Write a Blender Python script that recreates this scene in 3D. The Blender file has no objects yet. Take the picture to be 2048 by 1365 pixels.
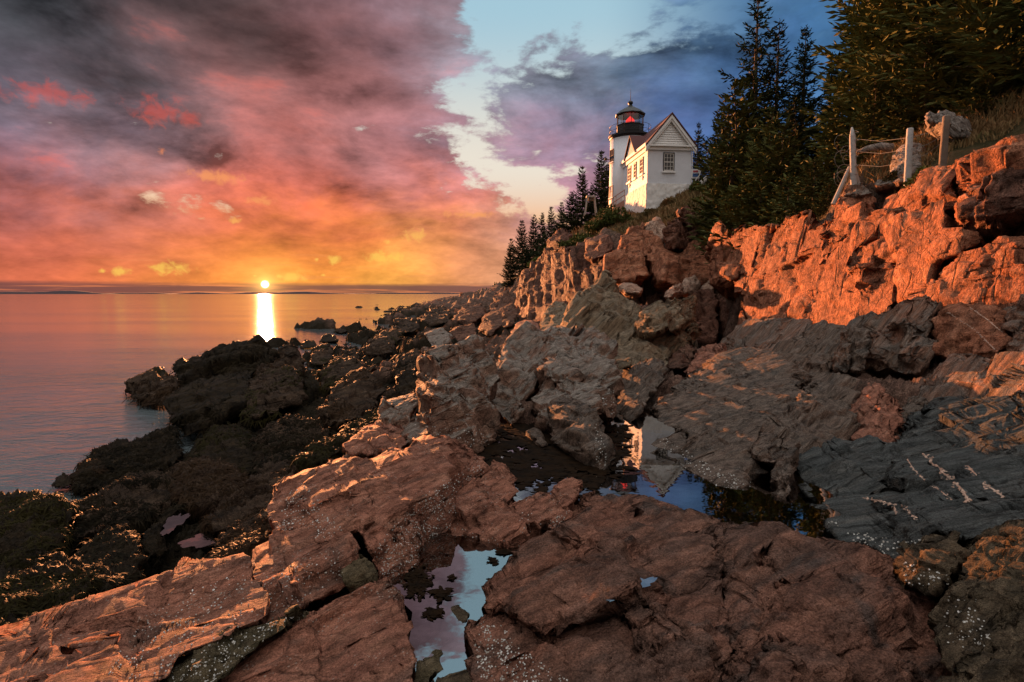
import bpy, math, random
import numpy as np
from mathutils import Vector
from mathutils.geometry import delaunay_2d_cdt
from mathutils.bvhtree import BVHTree

random.seed(7); np.random.seed(7)
S = bpy.context.scene
COL = S.collection
R = math.radians
PI = math.pi

# ------------------------------------------------------------------ camera
F = 1138.0; PITCH = math.atan(94.5 / F); CZ = 2.6
cp, sp = math.cos(PITCH), math.sin(PITCH)
cam_d = bpy.data.cameras.new('camera'); cam_d.lens = 36 * F / 2048; cam_d.sensor_width = 36
cam_d.clip_start = 0.05; cam_d.clip_end = 60000
cam = bpy.data.objects.new('camera', cam_d); COL.objects.link(cam)
cam.location = (0, 0, CZ); cam.rotation_euler = (PI / 2 - PITCH, 0, 0)
S.camera = cam

def rays(px, py):
    """direction through a point of the photograph, scaled so that forward distance y = 1"""
    u = (np.asarray(px, float) - 1024) / F; v = (682.5 - np.asarray(py, float)) / F
    y = cp + v * sp; z = -sp + v * cp
    return u / y, np.ones_like(y), z / y
def at(px, py, d):
    x, y, z = rays(px, py)
    return Vector((float(x) * d, d, CZ + float(z) * d))

def wd(px, d):
    """distance correction for the cliff and hill at right, so that the wall line turns its face to the sunset"""
    if px <= 1330 or d <= 7: return d
    u = max((px - 1024) / F, .30); X = 9.35 - .0024 * (px - 1418)
    old = float(np.interp(px, [1330, 1418, 1722, 1800, 1912, 2048, 2300], [25.5, 22.5, 16.4, 15.0, 13.3, 11.0, 8.6]))
    r = (X / u) / old; a = min(max((d - 7) / 6, 0), 1) * min(max((px - 1330) / 90, 0), 1) * min(max((60 - d) / 25, 0), 1)
    return d * (1 + (r - 1) * a * a * (3 - 2 * a))
# ------------------------------------------------------------------ exposure, sun, sky
EXPOSURE = 1.9
S.view_settings.view_transform = 'Standard'; S.view_settings.look = 'None'
S.view_settings.exposure = EXPOSURE; S.view_settings.gamma = 1.0
GAIN = 2.0 ** EXPOSURE
S.cycles.use_denoising = True
S.cycles.max_bounces = 6; S.cycles.diffuse_bounces = 3; S.cycles.glossy_bounces = 3
S.cycles.transmission_bounces = 4; S.cycles.transparent_max_bounces = 6
S.cycles.sample_clamp_indirect = 4.0
S.cycles.caustics_reflective = False; S.cycles.caustics_refractive = False

SUN_AZ = math.atan2((530 - 1024) / F, 1.0); SUN_EL = R(2.6)
sun_d = bpy.data.lights.new('sun', 'SUN'); sun_d.energy = 5.0; sun_d.angle = R(0.6)
sun_d.color = (1.0, 0.36, 0.13)
sun = bpy.data.objects.new('sun', sun_d); COL.objects.link(sun)
sdir = Vector((math.sin(SUN_AZ) * math.cos(SUN_EL), math.cos(SUN_AZ) * math.cos(SUN_EL), math.sin(SUN_EL)))
sun.rotation_euler = sdir.to_track_quat('Z', 'Y').to_euler(); sun.location = (-20, 40, 30)

def lin(c):
    return tuple(((x / 255) / 12.92 if x / 255 <= 0.04045 else ((x / 255 + 0.055) / 1.055) ** 2.4) for x in c)

class NT:
    """small helper for node trees"""
    def __init__(s, tree): s.t = tree; s.n = tree.nodes; s.l = tree.links
    def new(s, typ, **kw):
        nd = s.n.new(typ)
        for k, v in kw.items(): setattr(nd, k, v)
        return nd
    def put(s, sock, v):
        if v is None: return
        if hasattr(v, 'is_output'): s.l.new(v, sock)
        else: sock.default_value = v
    def math(s, op, a=None, b=None, c=None, clamp=False):
        nd = s.new('ShaderNodeMath', operation=op, use_clamp=clamp)
        for i, v in enumerate((a, b, c)): s.put(nd.inputs[i], v)
        return nd.outputs[0]
    def vec(s, op, a=None, b=None, c=None, scale=None):
        nd = s.new('ShaderNodeVectorMath', operation=op)
        for i, v in enumerate((a, b, c)):
            if v is not None: s.put(nd.inputs[i], v)
        if scale is not None: s.put(nd.inputs['Scale'], scale)
        return nd.outputs['Value'] if op in ('DISTANCE', 'DOT_PRODUCT', 'LENGTH') else nd.outputs[0]
    def comb(s, x=0., y=0., z=0.):
        nd = s.new('ShaderNodeCombineXYZ')
        for i, v in enumerate((x, y, z)): s.put(nd.inputs[i], v)
        return nd.outputs[0]
    def sep(s, v):
        nd = s.new('ShaderNodeSeparateXYZ'); s.put(nd.inputs[0], v); return nd.outputs
    def noise(s, v, scale=5., detail=4., rough=.55, dist=0., color=False):
        nd = s.new('ShaderNodeTexNoise'); s.put(nd.inputs['Vector'], v)
        nd.inputs['Scale'].default_value = scale; nd.inputs['Detail'].default_value = detail
        nd.inputs['Roughness'].default_value = rough; nd.inputs['Distortion'].default_value = dist
        return nd.outputs['Color' if color else 'Fac']
    def mrange(s, v, a, b, c=0., d=1., smooth=True):
        nd = s.new('ShaderNodeMapRange', interpolation_type='SMOOTHSTEP' if smooth else 'LINEAR')
        for i, x in enumerate((v, a, b, c, d)): s.put(nd.inputs[i], x)
        return nd.outputs[0]
    def mix(s, fac, a, b):
        nd = s.new('ShaderNodeMix', data_type='RGBA')
        s.put(nd.inputs[0], fac)
        for sock, v in ((nd.inputs[6], a), (nd.inputs[7], b)):
            if isinstance(v, tuple) and len(v) == 3: v = v + (1,)
            s.put(sock, v)
        return nd.outputs[2]

def build_world():
    w = bpy.data.worlds.new('World'); S.world = w; w.use_nodes = True
    t = NT(w.node_tree); w.node_tree.nodes.clear()
    out = t.new('ShaderNodeOutputWorld'); bg = t.new('ShaderNodeBackground'); t.l.new(bg.outputs[0], out.inputs[0])
    D = t.new('ShaderNodeTexCoord').outputs['Generated']
    D = t.vec('NORMALIZE', D)
    x, y, z = t.sep(D)
    az = t.math('ARCTAN2', x, y); el = t.math('ARCSINE', z)
    # cloud ceiling coordinates: features flatten towards the horizon
    zz = t.math('ADD', t.math('MAXIMUM', z, 0.0), 0.42)
    ceil = t.comb(t.math('DIVIDE', x, zz), t.math('DIVIDE', y, zz), t.math('MULTIPLY', z, 2.2))
    warp = t.noise(ceil, 2.6, 7, .60, .3, True)
    fade = t.mrange(el, 0.0, 0.20, 0.20, 1.0)
    P0 = t.comb(az, el, 0.)
    P = t.vec('ADD', P0, t.vec('MULTIPLY', t.vec('SCALE', t.vec('SUBTRACT', warp, (.5, .5, .5)), scale=fade), (.34, .26, 0.)))
    def ae(px, py):
        X, Y, Z = rays(px, py); n = math.sqrt(X * X + 1 + Z * Z)
        return (math.atan2(float(X), 1.0), math.asin(float(Z) / n), 0.)
    # cloud colour and cover over the sky: x, y on the photograph, colour, cover
    A = [(60,60,72,80,86,1.1),(230,80,60,62,66,1.2),(440,60,74,66,68,1.2),(690,40,112,88,94,1.05),(850,40,132,106,116,.85),(85,160,96,80,84,.95),
         (290,180,92,66,64,1.2),(520,150,112,78,76,1.1),(700,150,150,92,86,1.1),(840,160,148,106,108,.85),(960,60,150,150,162,.02),(1075,60,140,152,164,.08),
         (1000,170,140,142,156,.28),(1060,140,118,120,136,.78),(1200,110,120,136,154,.42),(1300,60,100,126,152,.58),(950,265,150,128,142,.14),(1150,225,122,118,140,.46),
         (1340,190,70,90,136,.95),(1440,60,84,118,150,.6),(1520,180,56,86,134,.9),(1650,80,64,106,148,.6),(40,290,92,90,112,1.),(95,215,120,116,134,.0),(190,290,150,118,128,.52),
         (330,265,176,134,138,.74),(500,255,164,112,112,1.05),(680,245,158,106,106,1.05),(820,250,150,104,110,.85),(1000,330,168,120,132,.8),(1150,330,164,120,136,.9),(1085,385,176,130,136,.02),
         (60,370,146,106,116,.95),(210,350,186,138,134,.58),(430,345,226,112,94,.9),(385,410,220,130,110,.12),(560,340,206,112,98,.95),(640,400,226,102,74,.95),(735,320,190,134,136,.48),
         (840,370,206,114,102,.95),(100,430,202,98,80,.95),(270,440,214,106,80,.9),(450,430,232,100,62,1.),(700,440,232,120,78,.9),(950,425,240,126,92,.8),
         (1010,480,216,156,122,.6),(60,500,190,96,78,.9),(220,505,226,114,74,.9),(480,500,246,134,58,.85),(680,500,248,148,56,.8),(860,500,238,152,84,.7),
         (100,552,236,122,68,.9),(330,552,250,150,66,.9),(530,545,254,172,72,.9),(760,552,252,178,76,.9),(1000,550,228,156,108,.9),(1150,540,190,140,126,.8)]
    sumc = None; sumw = None; sumk = None
    def after(vec_, scal):   # makes the next nodes wait for the sum so far (keeps the shader small in memory)
        return t.vec('MULTIPLY_ADD', t.comb(scal, scal, 0.), (1e-9, 1e-9, 0.), vec_)
    Pk = P
    for k, (px, py, r, g, b, cv) in enumerate(A):
        if k and k % 6 == 0: Pk = after(P, sumw)
        d = t.vec('DISTANCE', Pk, ae(px, py))
        wgt = t.math('EXPONENT', t.math('MULTIPLY', t.math('MULTIPLY', d, d), -170.))
        c = lin((r, g, b))
        if sumc is None: sumc = t.vec('SCALE', c, scale=wgt); sumw = wgt; sumk = t.math('MULTIPLY', wgt, cv)
        else:
            nd = t.new('ShaderNodeVectorMath', operation='MULTIPLY_ADD'); nd.inputs[0].default_value = c
            t.l.new(wgt, nd.inputs[1]); t.l.new(sumc, nd.inputs[2]); sumc = nd.outputs[0]
            sumk = t.math('MULTIPLY_ADD', wgt, cv, sumk)
            sumw = t.math('ADD', sumw, wgt)
    fb = 0.004
    inv = t.math('DIVIDE', 1.0, t.math('ADD', sumw, fb))
    sumc = t.vec('ADD', sumc, tuple(fb * v for v in (.46, .36, .36)))
    cloud = t.vec('SCALE', sumc, scale=inv)
    cover = t.math('MULTIPLY', t.math('MULTIPLY_ADD', .46, fb, sumk), inv)
    # billows: density, and its difference towards the low sun for lit and shaded sides
    cz_ = after(ceil, cover)
    n1 = t.noise(cz_, 3.4, 10, .60, .25)
    n1b = t.noise(t.vec('ADD', cz_, (-.055, .02, -.10)), 3.4, 6, .60, .25)
    n2 = t.noise(cz_, 13., 7, .62, .2)
    emb = t.math('MULTIPLY', t.math('SUBTRACT', n1, n1b), t.mrange(el, 0.02, .20, .45, 1.0))
    dens = t.math('ADD', t.math('MULTIPLY', t.math('SUBTRACT', n1, .5), 1.9), t.math('MULTIPLY', t.math('SUBTRACT', n2, .5), .50))
    dens = t.math('ADD', cover, t.math('MULTIPLY', dens, t.mrange(el, 0.02, .16, .4, 1.0)))
    mask_c = t.mrange(dens, .39, .57)
    shade = t.math('ADD', 1.0, t.math('MULTIPLY', emb, 3.0))
    shade = t.math('MULTIPLY', shade, t.mrange(n2, .3, .7, .84, 1.16, False))
    shade = t.math('MULTIPLY', shade, t.mrange(dens, .5, 1.5, 1.10, .86, False))
    cloud = t.vec('SCALE', cloud, scale=t.math('MAXIMUM', shade, .35))
    glow = t.math('MULTIPLY', t.mrange(emb, .10, .26), t.mrange(el, .10, .42, .40, .16))
    glow = t.math('MULTIPLY', glow, t.mrange(az, -.15, .12, 1., 0.))
    cloud = t.mix(glow, cloud, lin((244, 96, 62)))
    # clear sky between the clouds
    sky = t.new('ShaderNodeTexSky', sky_type='NISHITA'); sky.sun_disc = False
    sky.sun_elevation = SUN_EL; sky.sun_rotation = SUN_AZ
    lowc = t.mix(t.mrange(el, .06, .22), lin((250, 168, 92)), lin((236, 226, 210)))
    clear = t.mix(t.mrange(el, .20, .46), lowc, lin((164, 200, 216)))
    clear = t.mix(t.mrange(az, .13, .42), clear, lin((76, 118, 160)))
    clear = t.mix(t.mrange(el, .50, 1.1), clear, (.34, .46, .58))
    zen = t.mrange(el, .72, 1.15)
    back = t.mrange(y, .25, -.25)
    backc = t.vec('ADD', t.mix(t.mrange(el, 0.0, 1.0), BACK_LOW, BACK_UP), t.vec('SCALE', sky.outputs[0], scale=.06))
    clear = t.mix(back, clear, backc); cloud = t.mix(t.math('MULTIPLY', back, .6), cloud, backc)
    col = t.mix(mask_c, clear, cloud)
    col = t.mix(zen, col, ZENITH)
    # thin streaks and a dark bank on the horizon
    st = t.noise(t.comb(t.math('MULTIPLY', az, 5.), t.math('MULTIPLY', el, 130.), 0.), 1., 5, .6, .4)
    bank = t.math('MULTIPLY', t.mrange(t.math('ADD', el, t.math('MULTIPLY', t.math('SUBTRACT', st, .5), .012)), .011, .020, 1., 0.), .88)
    bankc = t.mix(t.mrange(st, .53, .66), lin((112, 74, 72)), lin((205, 112, 78)))
    col = t.mix(bank, col, bankc)
    streak = t.math('MULTIPLY', t.mrange(st, .52, .72), t.mrange(el, .02, .10, .40, 0.))
    col = t.mix(streak, col, lin((236, 150, 96)))
    # small lit cumulus near the horizon
    pn = t.noise(P0, 55., 5, .6, .5)
    mask = None; Pp = after(P0, t.sep(col)[0])
    for k, (px, py, rx, ry) in enumerate([(338,536,40,14),(240,543,16,8),(204,542,6,5),(668,521,17,10),(634,520,6,6),(765,515,40,14),(826,470,28,16),(776,484,8,6),
                           (585,555,26,11),(646,551,7,4),(508,552,8,4),(520,400,34,9),(470,442,11,8),(325,300,10,7),(322,226,60,26),(90,188,64,22),(432,353,50,15),(940,430,64,9)]):
        c = ae(px, py)
        if k and k % 4 == 0: Pp = after(P0, mask)
        q = t.vec('MULTIPLY', t.vec('SUBTRACT', Pp, c), (F / rx, F / ry, 0.))
        m = t.math('SUBTRACT', 1.0, t.vec('LENGTH', q))
        mask = m if mask is None else t.math('MAXIMUM', mask, m)
    mk = t.mrange(t.math('ADD', mask, t.math('MULTIPLY', t.math('SUBTRACT', pn, .5), 2.8)), .0, .95)
    mk = t.math('MULTIPLY', mk, t.mrange(mask, -.55, .1))
    pc = t.mix(t.mrange(el, .05, .16), lin((255, 204, 92)), lin((250, 158, 98)))
    pc = t.mix(t.mrange(el, .18, .26), pc, lin((232, 84, 64)))
    col = t.mix(t.math('MULTIPLY', mk, t.mrange(el, .18, .26, .75, .42)), col, pc)
    # the sun and its aureole
    sx, sy, sz = rays(530, 569); sv = Vector((float(sx), 1., float(sz))).normalized()
    ang = t.math('ARCCOSINE', t.math('MINIMUM', t.vec('DOT_PRODUCT', D, tuple(sv)), 1.0))
    g1 = t.math('EXPONENT', t.math('MULTIPLY', ang, -1 / .011)); g2 = t.math('EXPONENT', t.math('MULTIPLY', ang, -1 / .05))
    disc = t.mrange(ang, .0022, .0070, 1., 0.)
    col = t.vec('ADD', col, t.vec('SCALE', (1.0, .62, .16), scale=t.math('MULTIPLY', g1, 1.3)))
    col = t.vec('ADD', col, t.vec('SCALE', (.62, .25, .04), scale=t.math('MULTIPLY', g2, .26)))
    col = t.vec('ADD', col, t.vec('SCALE', (8., 6.4, 3.6), scale=disc))
    # below the horizon: dim ground tone
    col = t.mix(t.mrange(z, -.02, 0., 1., 0.), col, (.06, .05, .05))
    t.l.new(col, bg.inputs[0]); bg.inputs[1].default_value = SKY_GAIN / GAIN
SKY_GAIN = 1.0; BACK_LOW = (.24, .175, .145); BACK_UP = (.66, .64, .63); ZENITH = (1.75, 1.66, 1.60)
build_world()

# ------------------------------------------------------------------ numpy noise
def _h(ix, iy, iz, seed):
    h = (ix.astype(np.int64) * 374761393 + iy.astype(np.int64) * 668265263 + iz.astype(np.int64) * 2147483647 + seed * 144665) & 0xFFFFFFFF
    h = ((h ^ (h >> 13)) * 1274126177) & 0xFFFFFFFF
    h = ((h ^ (h >> 15)) * 2246822519) & 0xFFFFFFFF
    return h ^ (h >> 16)
def _f(h): return (h & 0xFFFFFF).astype(np.float64) / 0xFFFFFF
def vnoise(P, seed=0):
    I = np.floor(P).astype(np.int64); f = P - I; f = f * f * f * (f * (f * 6 - 15) + 10)
    r = 0
    for dx in (0, 1):
        wx = f[:, 0] if dx else 1 - f[:, 0]
        for dy in (0, 1):
            wy = f[:, 1] if dy else 1 - f[:, 1]
            for dz in (0, 1):
                wz = f[:, 2] if dz else 1 - f[:, 2]
                r = r + wx * wy * wz * _f(_h(I[:, 0] + dx, I[:, 1] + dy, I[:, 2] + dz, seed))
    return r * 2 - 1
def fbm(P, octv=4, gain=.5, seed=0):
    r = 0; a = 1.
    for o in range(octv):
        r = r + a * vnoise(P * (2.03 ** o) + o * 17.3, seed + o); a *= gain
    return r
def worley(P, seed=0):
    """blocky cells (largest-axis distance): nearest and second distance, random number, tilt and position of the nearest cell"""
    I = np.floor(P).astype(np.int64); n = len(P)
    f1 = np.full(n, 9.); f2 = np.full(n, 9.); hid = np.zeros(n, np.int64); C = np.zeros((n, 3))
    for dx in (-1, 0, 1):
        for dy in (-1, 0, 1):
            for dz in (-1, 0, 1):
                a, b, c = I[:, 0] + dx, I[:, 1] + dy, I[:, 2] + dz
                h = _h(a, b, c, seed)
                q = np.stack([a + (h & 1023) / 1023., b + ((h >> 10) & 1023) / 1023., c + ((h >> 20) & 1023) / 1023.], 1)
                e = np.abs(q - P); d = e.max(1) * .75 + .25 * np.sqrt((e * e).sum(1))
                m = d < f1
                f2 = np.where(m, f1, np.minimum(f2, d)); f1 = np.where(m, d, f1)
                hid = np.where(m, h, hid); C[m] = q[m]
    h2 = _h(hid & 0xFFFF, hid >> 16, hid * 0 + 5, seed + 9)
    g = np.stack([(h2 & 1023) / 511.5 - 1, ((h2 >> 10) & 1023) / 511.5 - 1, ((h2 >> 20) & 1023) / 511.5 - 1], 1)
    return f1, f2, _f(h2 >> 7), g, C
def _rot(ax, ay, az):
    cx, sx, cy, sy, cz, sz = math.cos(ax), math.sin(ax), math.cos(ay), math.sin(ay), math.cos(az), math.sin(az)
    return np.array([[1,0,0],[0,cx,-sx],[0,sx,cx]]) @ np.array([[cy,0,sy],[0,1,0],[-sy,0,cy]]) @ np.array([[cz,-sz,0],[sz,cz,0],[0,0,1]])
JOINT = _rot(.30, .42, .35)
def rock_disp(P, size, amp, strata=None, aniso=1., seed=3, fine=1., crack=1.):
    """jointed, faceted relief: tilted blocks at three sizes, narrow open joints, a little grain"""
    Q = P / size
    if strata is not None:
        s = np.array(strata, float); s /= np.linalg.norm(s)
        Q = Q - np.outer(Q @ s, s) * (1 - 1 / aniso)
    Q = Q @ JOINT
    W = np.stack([vnoise(Q * 1.2 + k * 31.7, seed + k) + .4 * vnoise(Q * 4.1 + k * 11.7, seed + k) for k in range(3)], 1)
    Q = Q + .10 * W
    D = 0.
    for k, (fr, wt) in enumerate(((1., 1.), (2.6, .50), (6.7, .25 * fine))):
        q = Q * fr + k * 7.1
        f1, f2, h, g, C = worley(q, seed + 11 * k)
        pl = ((q - C) * g).sum(1) * 1.15 + (h - .5) * 1.15
        ck = np.exp(-((f2 - f1) / (.045, .06, .10)[k]) ** 2) * np.clip(.5 + 1.2 * vnoise(q * .7, seed + 60 + k), 0, 1)
        D = D + wt * (.66 * pl - .75 * crack * ck)
    D = D + .13 * fine * fbm(Q * 2.6, 4, .55, seed + 40) + .07 * fine * fbm(Q * 17., 3, .6, seed + 50)
    return D * amp * size
def rock_snap(P, size, strata=None, beds=1., seed=3, k=.8):
    """pulls the surface on to the planes of three joint sets (beds, cross joints, end joints): flat faces and sharp steps"""
    s = np.array(strata if strata is not None else (.80, .42, .25), float); s /= np.linalg.norm(s)
    n1 = np.cross(s, (.05, 1., .10)); n1 /= np.linalg.norm(n1); n3 = np.cross(n1, s)
    out = np.zeros_like(P)
    for lv, (f_, st) in enumerate(((1., k), (.36, k * .9), (.13, k * .7))):
        sz = size * f_
        w = np.stack([vnoise(P / (sz * 2.6) + 9.1 * i + lv * 5, seed + i) for i in range(3)], 1) * .35
        for ax, (n, sp_, wt) in enumerate(((n1, 1. / beds, 1.), (s, 1.5, .75), (n3, 1., .85))):
            q = ((P + out) @ n) / (sz * sp_) + w[:, ax] + .37 * ax + seed * .17
            c = np.floor(q)
            # uneven spacing: every plane shifted by its own random amount, also from place to place
            b = np.floor(P @ (s if ax != 1 else n3) / (sz * 2.7) + .5 * w[:, (ax + 1) % 3])
            h0 = _f(_h(c.astype(np.int64), b.astype(np.int64), np.full(len(P), ax + 7 * lv, np.int64), seed)); 
            f = q - c; m = .3 + .4 * h0
            fs = np.clip((f - m) * 8. + m, 0, 1)
            out += np.outer((fs - f) * sz * sp_ * st * wt * .5, n)
    return out
def weed_disp(P, size, amp, seed=5):
    Q = P / size
    D = .9 * fbm(Q * 1.4, 3, .5, seed) + .5 * np.abs(fbm(Q * 3.6, 3, .6, seed + 3)) - .30 + .3 * fbm(Q * 9, 3, .6, seed + 7)
    return D * amp * size

# ------------------------------------------------------------------ mesh helpers
def mesh_obj(name, V, Fc, mat, parent=None, smooth=True, loc=None):
    """V (n,3) array, Fc (m,3) array of triangles -> one mesh object, origin at loc"""
    V = np.asarray(V, np.float64); Fc = np.asarray(Fc, np.int32)
    if loc is not None: V = V - np.array(loc)
    me = bpy.data.meshes.new(name)
    k = Fc.shape[1]
    me.vertices.add(len(V)); me.vertices.foreach_set('co', V.astype(np.float32).ravel())
    me.loops.add(Fc.size); me.loops.foreach_set('vertex_index', Fc.ravel())
    me.polygons.add(len(Fc)); me.polygons.foreach_set('loop_start', np.arange(0, Fc.size, k, dtype=np.int32))
    try: me.polygons.foreach_set('loop_total', np.full(len(Fc), k, np.int32))
    except Exception: pass
    me.polygons.foreach_set('use_smooth', np.full(len(Fc), smooth, bool))
    me.update(calc_edges=True); me.validate()
    me.materials.append(mat)
    o = bpy.data.objects.new(name, me); COL.objects.link(o)
    if loc is not None: o.location = loc
    if parent is not None: o.parent = parent
    return o
class MB:
    """collects polygons, linked as ONE mesh object"""
    def __init__(s): s.v = []; s.f = []
    def add(s, vs, fs):
        b = len(s.v); s.v += [tuple(v) for v in vs]; s.f += [tuple(b + i for i in f) for f in fs]
    def box(s, x0, x1, y0, y1, z0, z1):
        s.add([(x0,y0,z0),(x1,y0,z0),(x1,y1,z0),(x0,y1,z0),(x0,y0,z1),(x1,y0,z1),(x1,y1,z1),(x0,y1,z1)],
              [(0,3,2,1),(4,5,6,7),(0,1,5,4),(1,2,6,5),(2,3,7,6),(3,0,4,7)])
    def lathe(s, prof, n=32, cx=0., cy=0., a0=0.):
        b = []
        for r, z in prof: b += [(cx + r * math.cos(a0 + 2*PI*i/n), cy + r * math.sin(a0 + 2*PI*i/n), z) for i in range(n)]
        fs = []
        for j in range(len(prof) - 1):
            for i in range(n): fs.append((j*n+i, j*n+(i+1)%n, (j+1)*n+(i+1)%n, (j+1)*n+i))
        fs.append(tuple(range(n))[::-1]); fs.append(tuple((len(prof)-1)*n + i for i in range(n)))
        s.add(b, fs)
    def tube(s, pts, rad, n=6):
        pts = [Vector(p) for p in pts]; rr = rad if isinstance(rad, (list, tuple)) else [rad] * len(pts)
        b = []; fs = []
        for i, p in enumerate(pts):
            t = (pts[min(i+1, len(pts)-1)] - pts[max(i-1, 0)]).normalized()
            a = t.cross(Vector((0, 0, 1)) if abs(t.z) < .9 else Vector((1, 0, 0))).normalized(); c = t.cross(a)
            for k in range(n): b.append(p + (a * math.cos(2*PI*k/n) + c * math.sin(2*PI*k/n)) * rr[i])
        for i in range(len(pts) - 1):
            for k in range(n): fs.append((i*n+k, i*n+(k+1)%n, (i+1)*n+(k+1)%n, (i+1)*n+k))
        fs.append(tuple(range(n))[::-1]); fs.append(tuple((len(pts)-1)*n + k for k in range(n)))
        s.add(b, fs)
    def build(s, name, mat, parent=None, smooth=False, loc=None, rotz=0.):
        me = bpy.data.meshes.new(name); me.from_pydata(s.v, [], s.f); me.validate(); me.update()
        if smooth: me.polygons.foreach_set('use_smooth', [True] * len(me.polygons))
        me.materials.append(mat)
        o = bpy.data.objects.new(name, me); COL.objects.link(o)
        if parent is not None: o.parent = parent
        if loc is not None: o.location = loc; o.rotation_euler = (0, 0, rotz)
        return o
def thing(name, label, cat, loc=(0, 0, 0), rotz=0., group=None):
    o = bpy.data.objects.new(name, None); COL.objects.link(o); o.empty_display_size = .3
    o.location = loc; o.rotation_euler = (0, 0, rotz); o['label'] = label; o['category'] = cat
    if group: o['group'] = group
    return o
def tag(o, label, cat, group=None):
    o['label'] = label; o['category'] = cat
    if group: o['group'] = group
    return o
def struct(o): o['kind'] = 'structure'; return o
def stuff(o, label=None, cat=None):
    o['kind'] = 'stuff'
    if label: o['label'] = label; o['category'] = cat
    return o

# ------------------------------------------------------------------ materials
def material(name):
    m = bpy.data.materials.new(name); m.use_nodes = True
    t = NT(m.node_tree); m.node_tree.nodes.clear()
    out = t.new('ShaderNodeOutputMaterial'); b = t.new('ShaderNodeBsdfPrincipled'); t.l.new(b.outputs[0], out.inputs[0])
    return m, t, b
def rock_mat(name, c1, c2, c3, c4, scale=1., grey=None, gamt=.6, rough=.80, bump=.5, strata=None, spec=.05, crackc=None, barn=0.):
    """c1/c2 broad mineral tones, c3 fine grain, c4 stains; scale = 1/metres of the broad patches"""
    m, t, b = material(name)
    G = t.new('ShaderNodeNewGeometry'); P = G.outputs['Position']
    streak = .82 if strata else .50
    if not strata: strata = (.80, .42, .25)
    if True:
        s = Vector(strata).normalized()
        k = t.vec('DOT_PRODUCT', P, tuple(s))
        Ps = t.vec('SUBTRACT', P, t.vec('SCALE', tuple(s), scale=t.math('MULTIPLY', k, streak)))
    n1 = t.noise(Ps, .9 * scale, 7, .62, .6); n2 = t.noise(Ps, 4.2 * scale, 6, .62, .3)
    n3 = t.noise(P, 30 * scale, 4, .65); n4 = t.noise(Ps, 1.7 * scale, 5, .6, 1.2)
    col = t.mix(t.mrange(n1, .36, .64), c1, c2)
    col = t.mix(t.math('MULTIPLY', t.mrange(n2, .44, .70), .7), col, c3)
    col = t.mix(t.math('MULTIPLY', t.mrange(n4, .53, .68), .8), col, c4)
    sp_ = t.mrange(t.noise(P, 70 * scale, 4, .72), .30, .70, .32, 1.68, False)
    mid = t.mrange(t.noise(Ps, 9 * scale, 6, .68, .4), .32, .68, .42, 1.58, False)
    col = t.vec('SCALE', col, scale=t.math('MULTIPLY', sp_, mid))
    if grey:
        nz = t.sep(G.outputs['Normal'])[2]
        gm = t.math('MULTIPLY', t.mrange(t.math('ADD', nz, t.math('MULTIPLY', t.math('SUBTRACT', n2, .5), 1.6)), .50, .95), gamt)
        col = t.mix(gm, col, t.vec('SCALE', grey, scale=t.math('MULTIPLY', sp_, mid)))
    # joints: fine lines of darker colour
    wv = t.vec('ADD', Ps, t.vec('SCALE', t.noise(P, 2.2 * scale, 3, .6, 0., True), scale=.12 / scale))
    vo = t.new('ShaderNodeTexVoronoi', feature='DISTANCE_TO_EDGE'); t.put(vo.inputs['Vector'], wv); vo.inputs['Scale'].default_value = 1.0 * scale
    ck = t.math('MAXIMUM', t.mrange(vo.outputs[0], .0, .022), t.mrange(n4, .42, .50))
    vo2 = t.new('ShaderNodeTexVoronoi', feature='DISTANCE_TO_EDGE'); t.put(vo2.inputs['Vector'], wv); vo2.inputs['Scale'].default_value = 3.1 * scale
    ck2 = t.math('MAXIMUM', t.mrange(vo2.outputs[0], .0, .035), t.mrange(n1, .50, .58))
    joint_tone = t.math('MULTIPLY', t.math('ADD', .45, t.math('MULTIPLY', ck, .55)), t.math('ADD', .70, t.math('MULTIPLY', ck2, .30)))
    col = t.vec('SCALE', col, scale=joint_tone)
    if barn:
        vb = t.new('ShaderNodeTexVoronoi'); t.put(vb.inputs['Vector'], P); vb.inputs['Scale'].default_value = 26 * scale
        bm_ = t.math('MULTIPLY', t.mrange(vb.outputs['Distance'], .16, .28, 1., 0.), t.mrange(t.noise(P, 3 * scale, 4, .6), .50, .62))
        col = t.mix(t.math('MULTIPLY', bm_, barn), col, (.50, .47, .40))
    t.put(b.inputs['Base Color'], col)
    t.put(b.inputs['Roughness'], t.mrange(n2, .3, .7, rough - .14, rough + .12))
    b.inputs['Specular IOR Level'].default_value = spec
    hgt = t.math('ADD', t.math('MULTIPLY', n2, .18), t.math('MULTIPLY', n3, .20))
    hgt = t.math('ADD', hgt, t.math('MULTIPLY', ck, .22)); hgt = t.math('ADD', hgt, t.math('MULTIPLY', ck2, .10))
    hgt = t.math('ADD', hgt, t.math('MULTIPLY', t.noise(Ps, 17 * scale, 6, .70), .42))
    hgt = t.math('ADD', hgt, t.math('MULTIPLY', t.noise(P, 75 * scale, 3, .7), .10))
    bp = t.new('ShaderNodeBump'); bp.inputs['Strength'].default_value = bump; bp.inputs['Distance'].default_value = .30 / scale
    t.l.new(hgt, bp.inputs['Height']); t.l.new(bp.outputs[0], b.inputs['Normal'])
    return m
STR = (0.62, 0.15, 0.70)
M = {}
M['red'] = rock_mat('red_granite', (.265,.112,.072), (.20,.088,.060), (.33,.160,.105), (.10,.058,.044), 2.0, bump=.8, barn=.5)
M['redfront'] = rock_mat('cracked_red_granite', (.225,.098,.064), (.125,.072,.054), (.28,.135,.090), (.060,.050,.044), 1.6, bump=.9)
M['cliff'] = rock_mat('pink_cliff_granite', (.39,.158,.086), (.29,.112,.062), (.50,.25,.15), (.17,.080,.054), .75, bump=.95)
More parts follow.
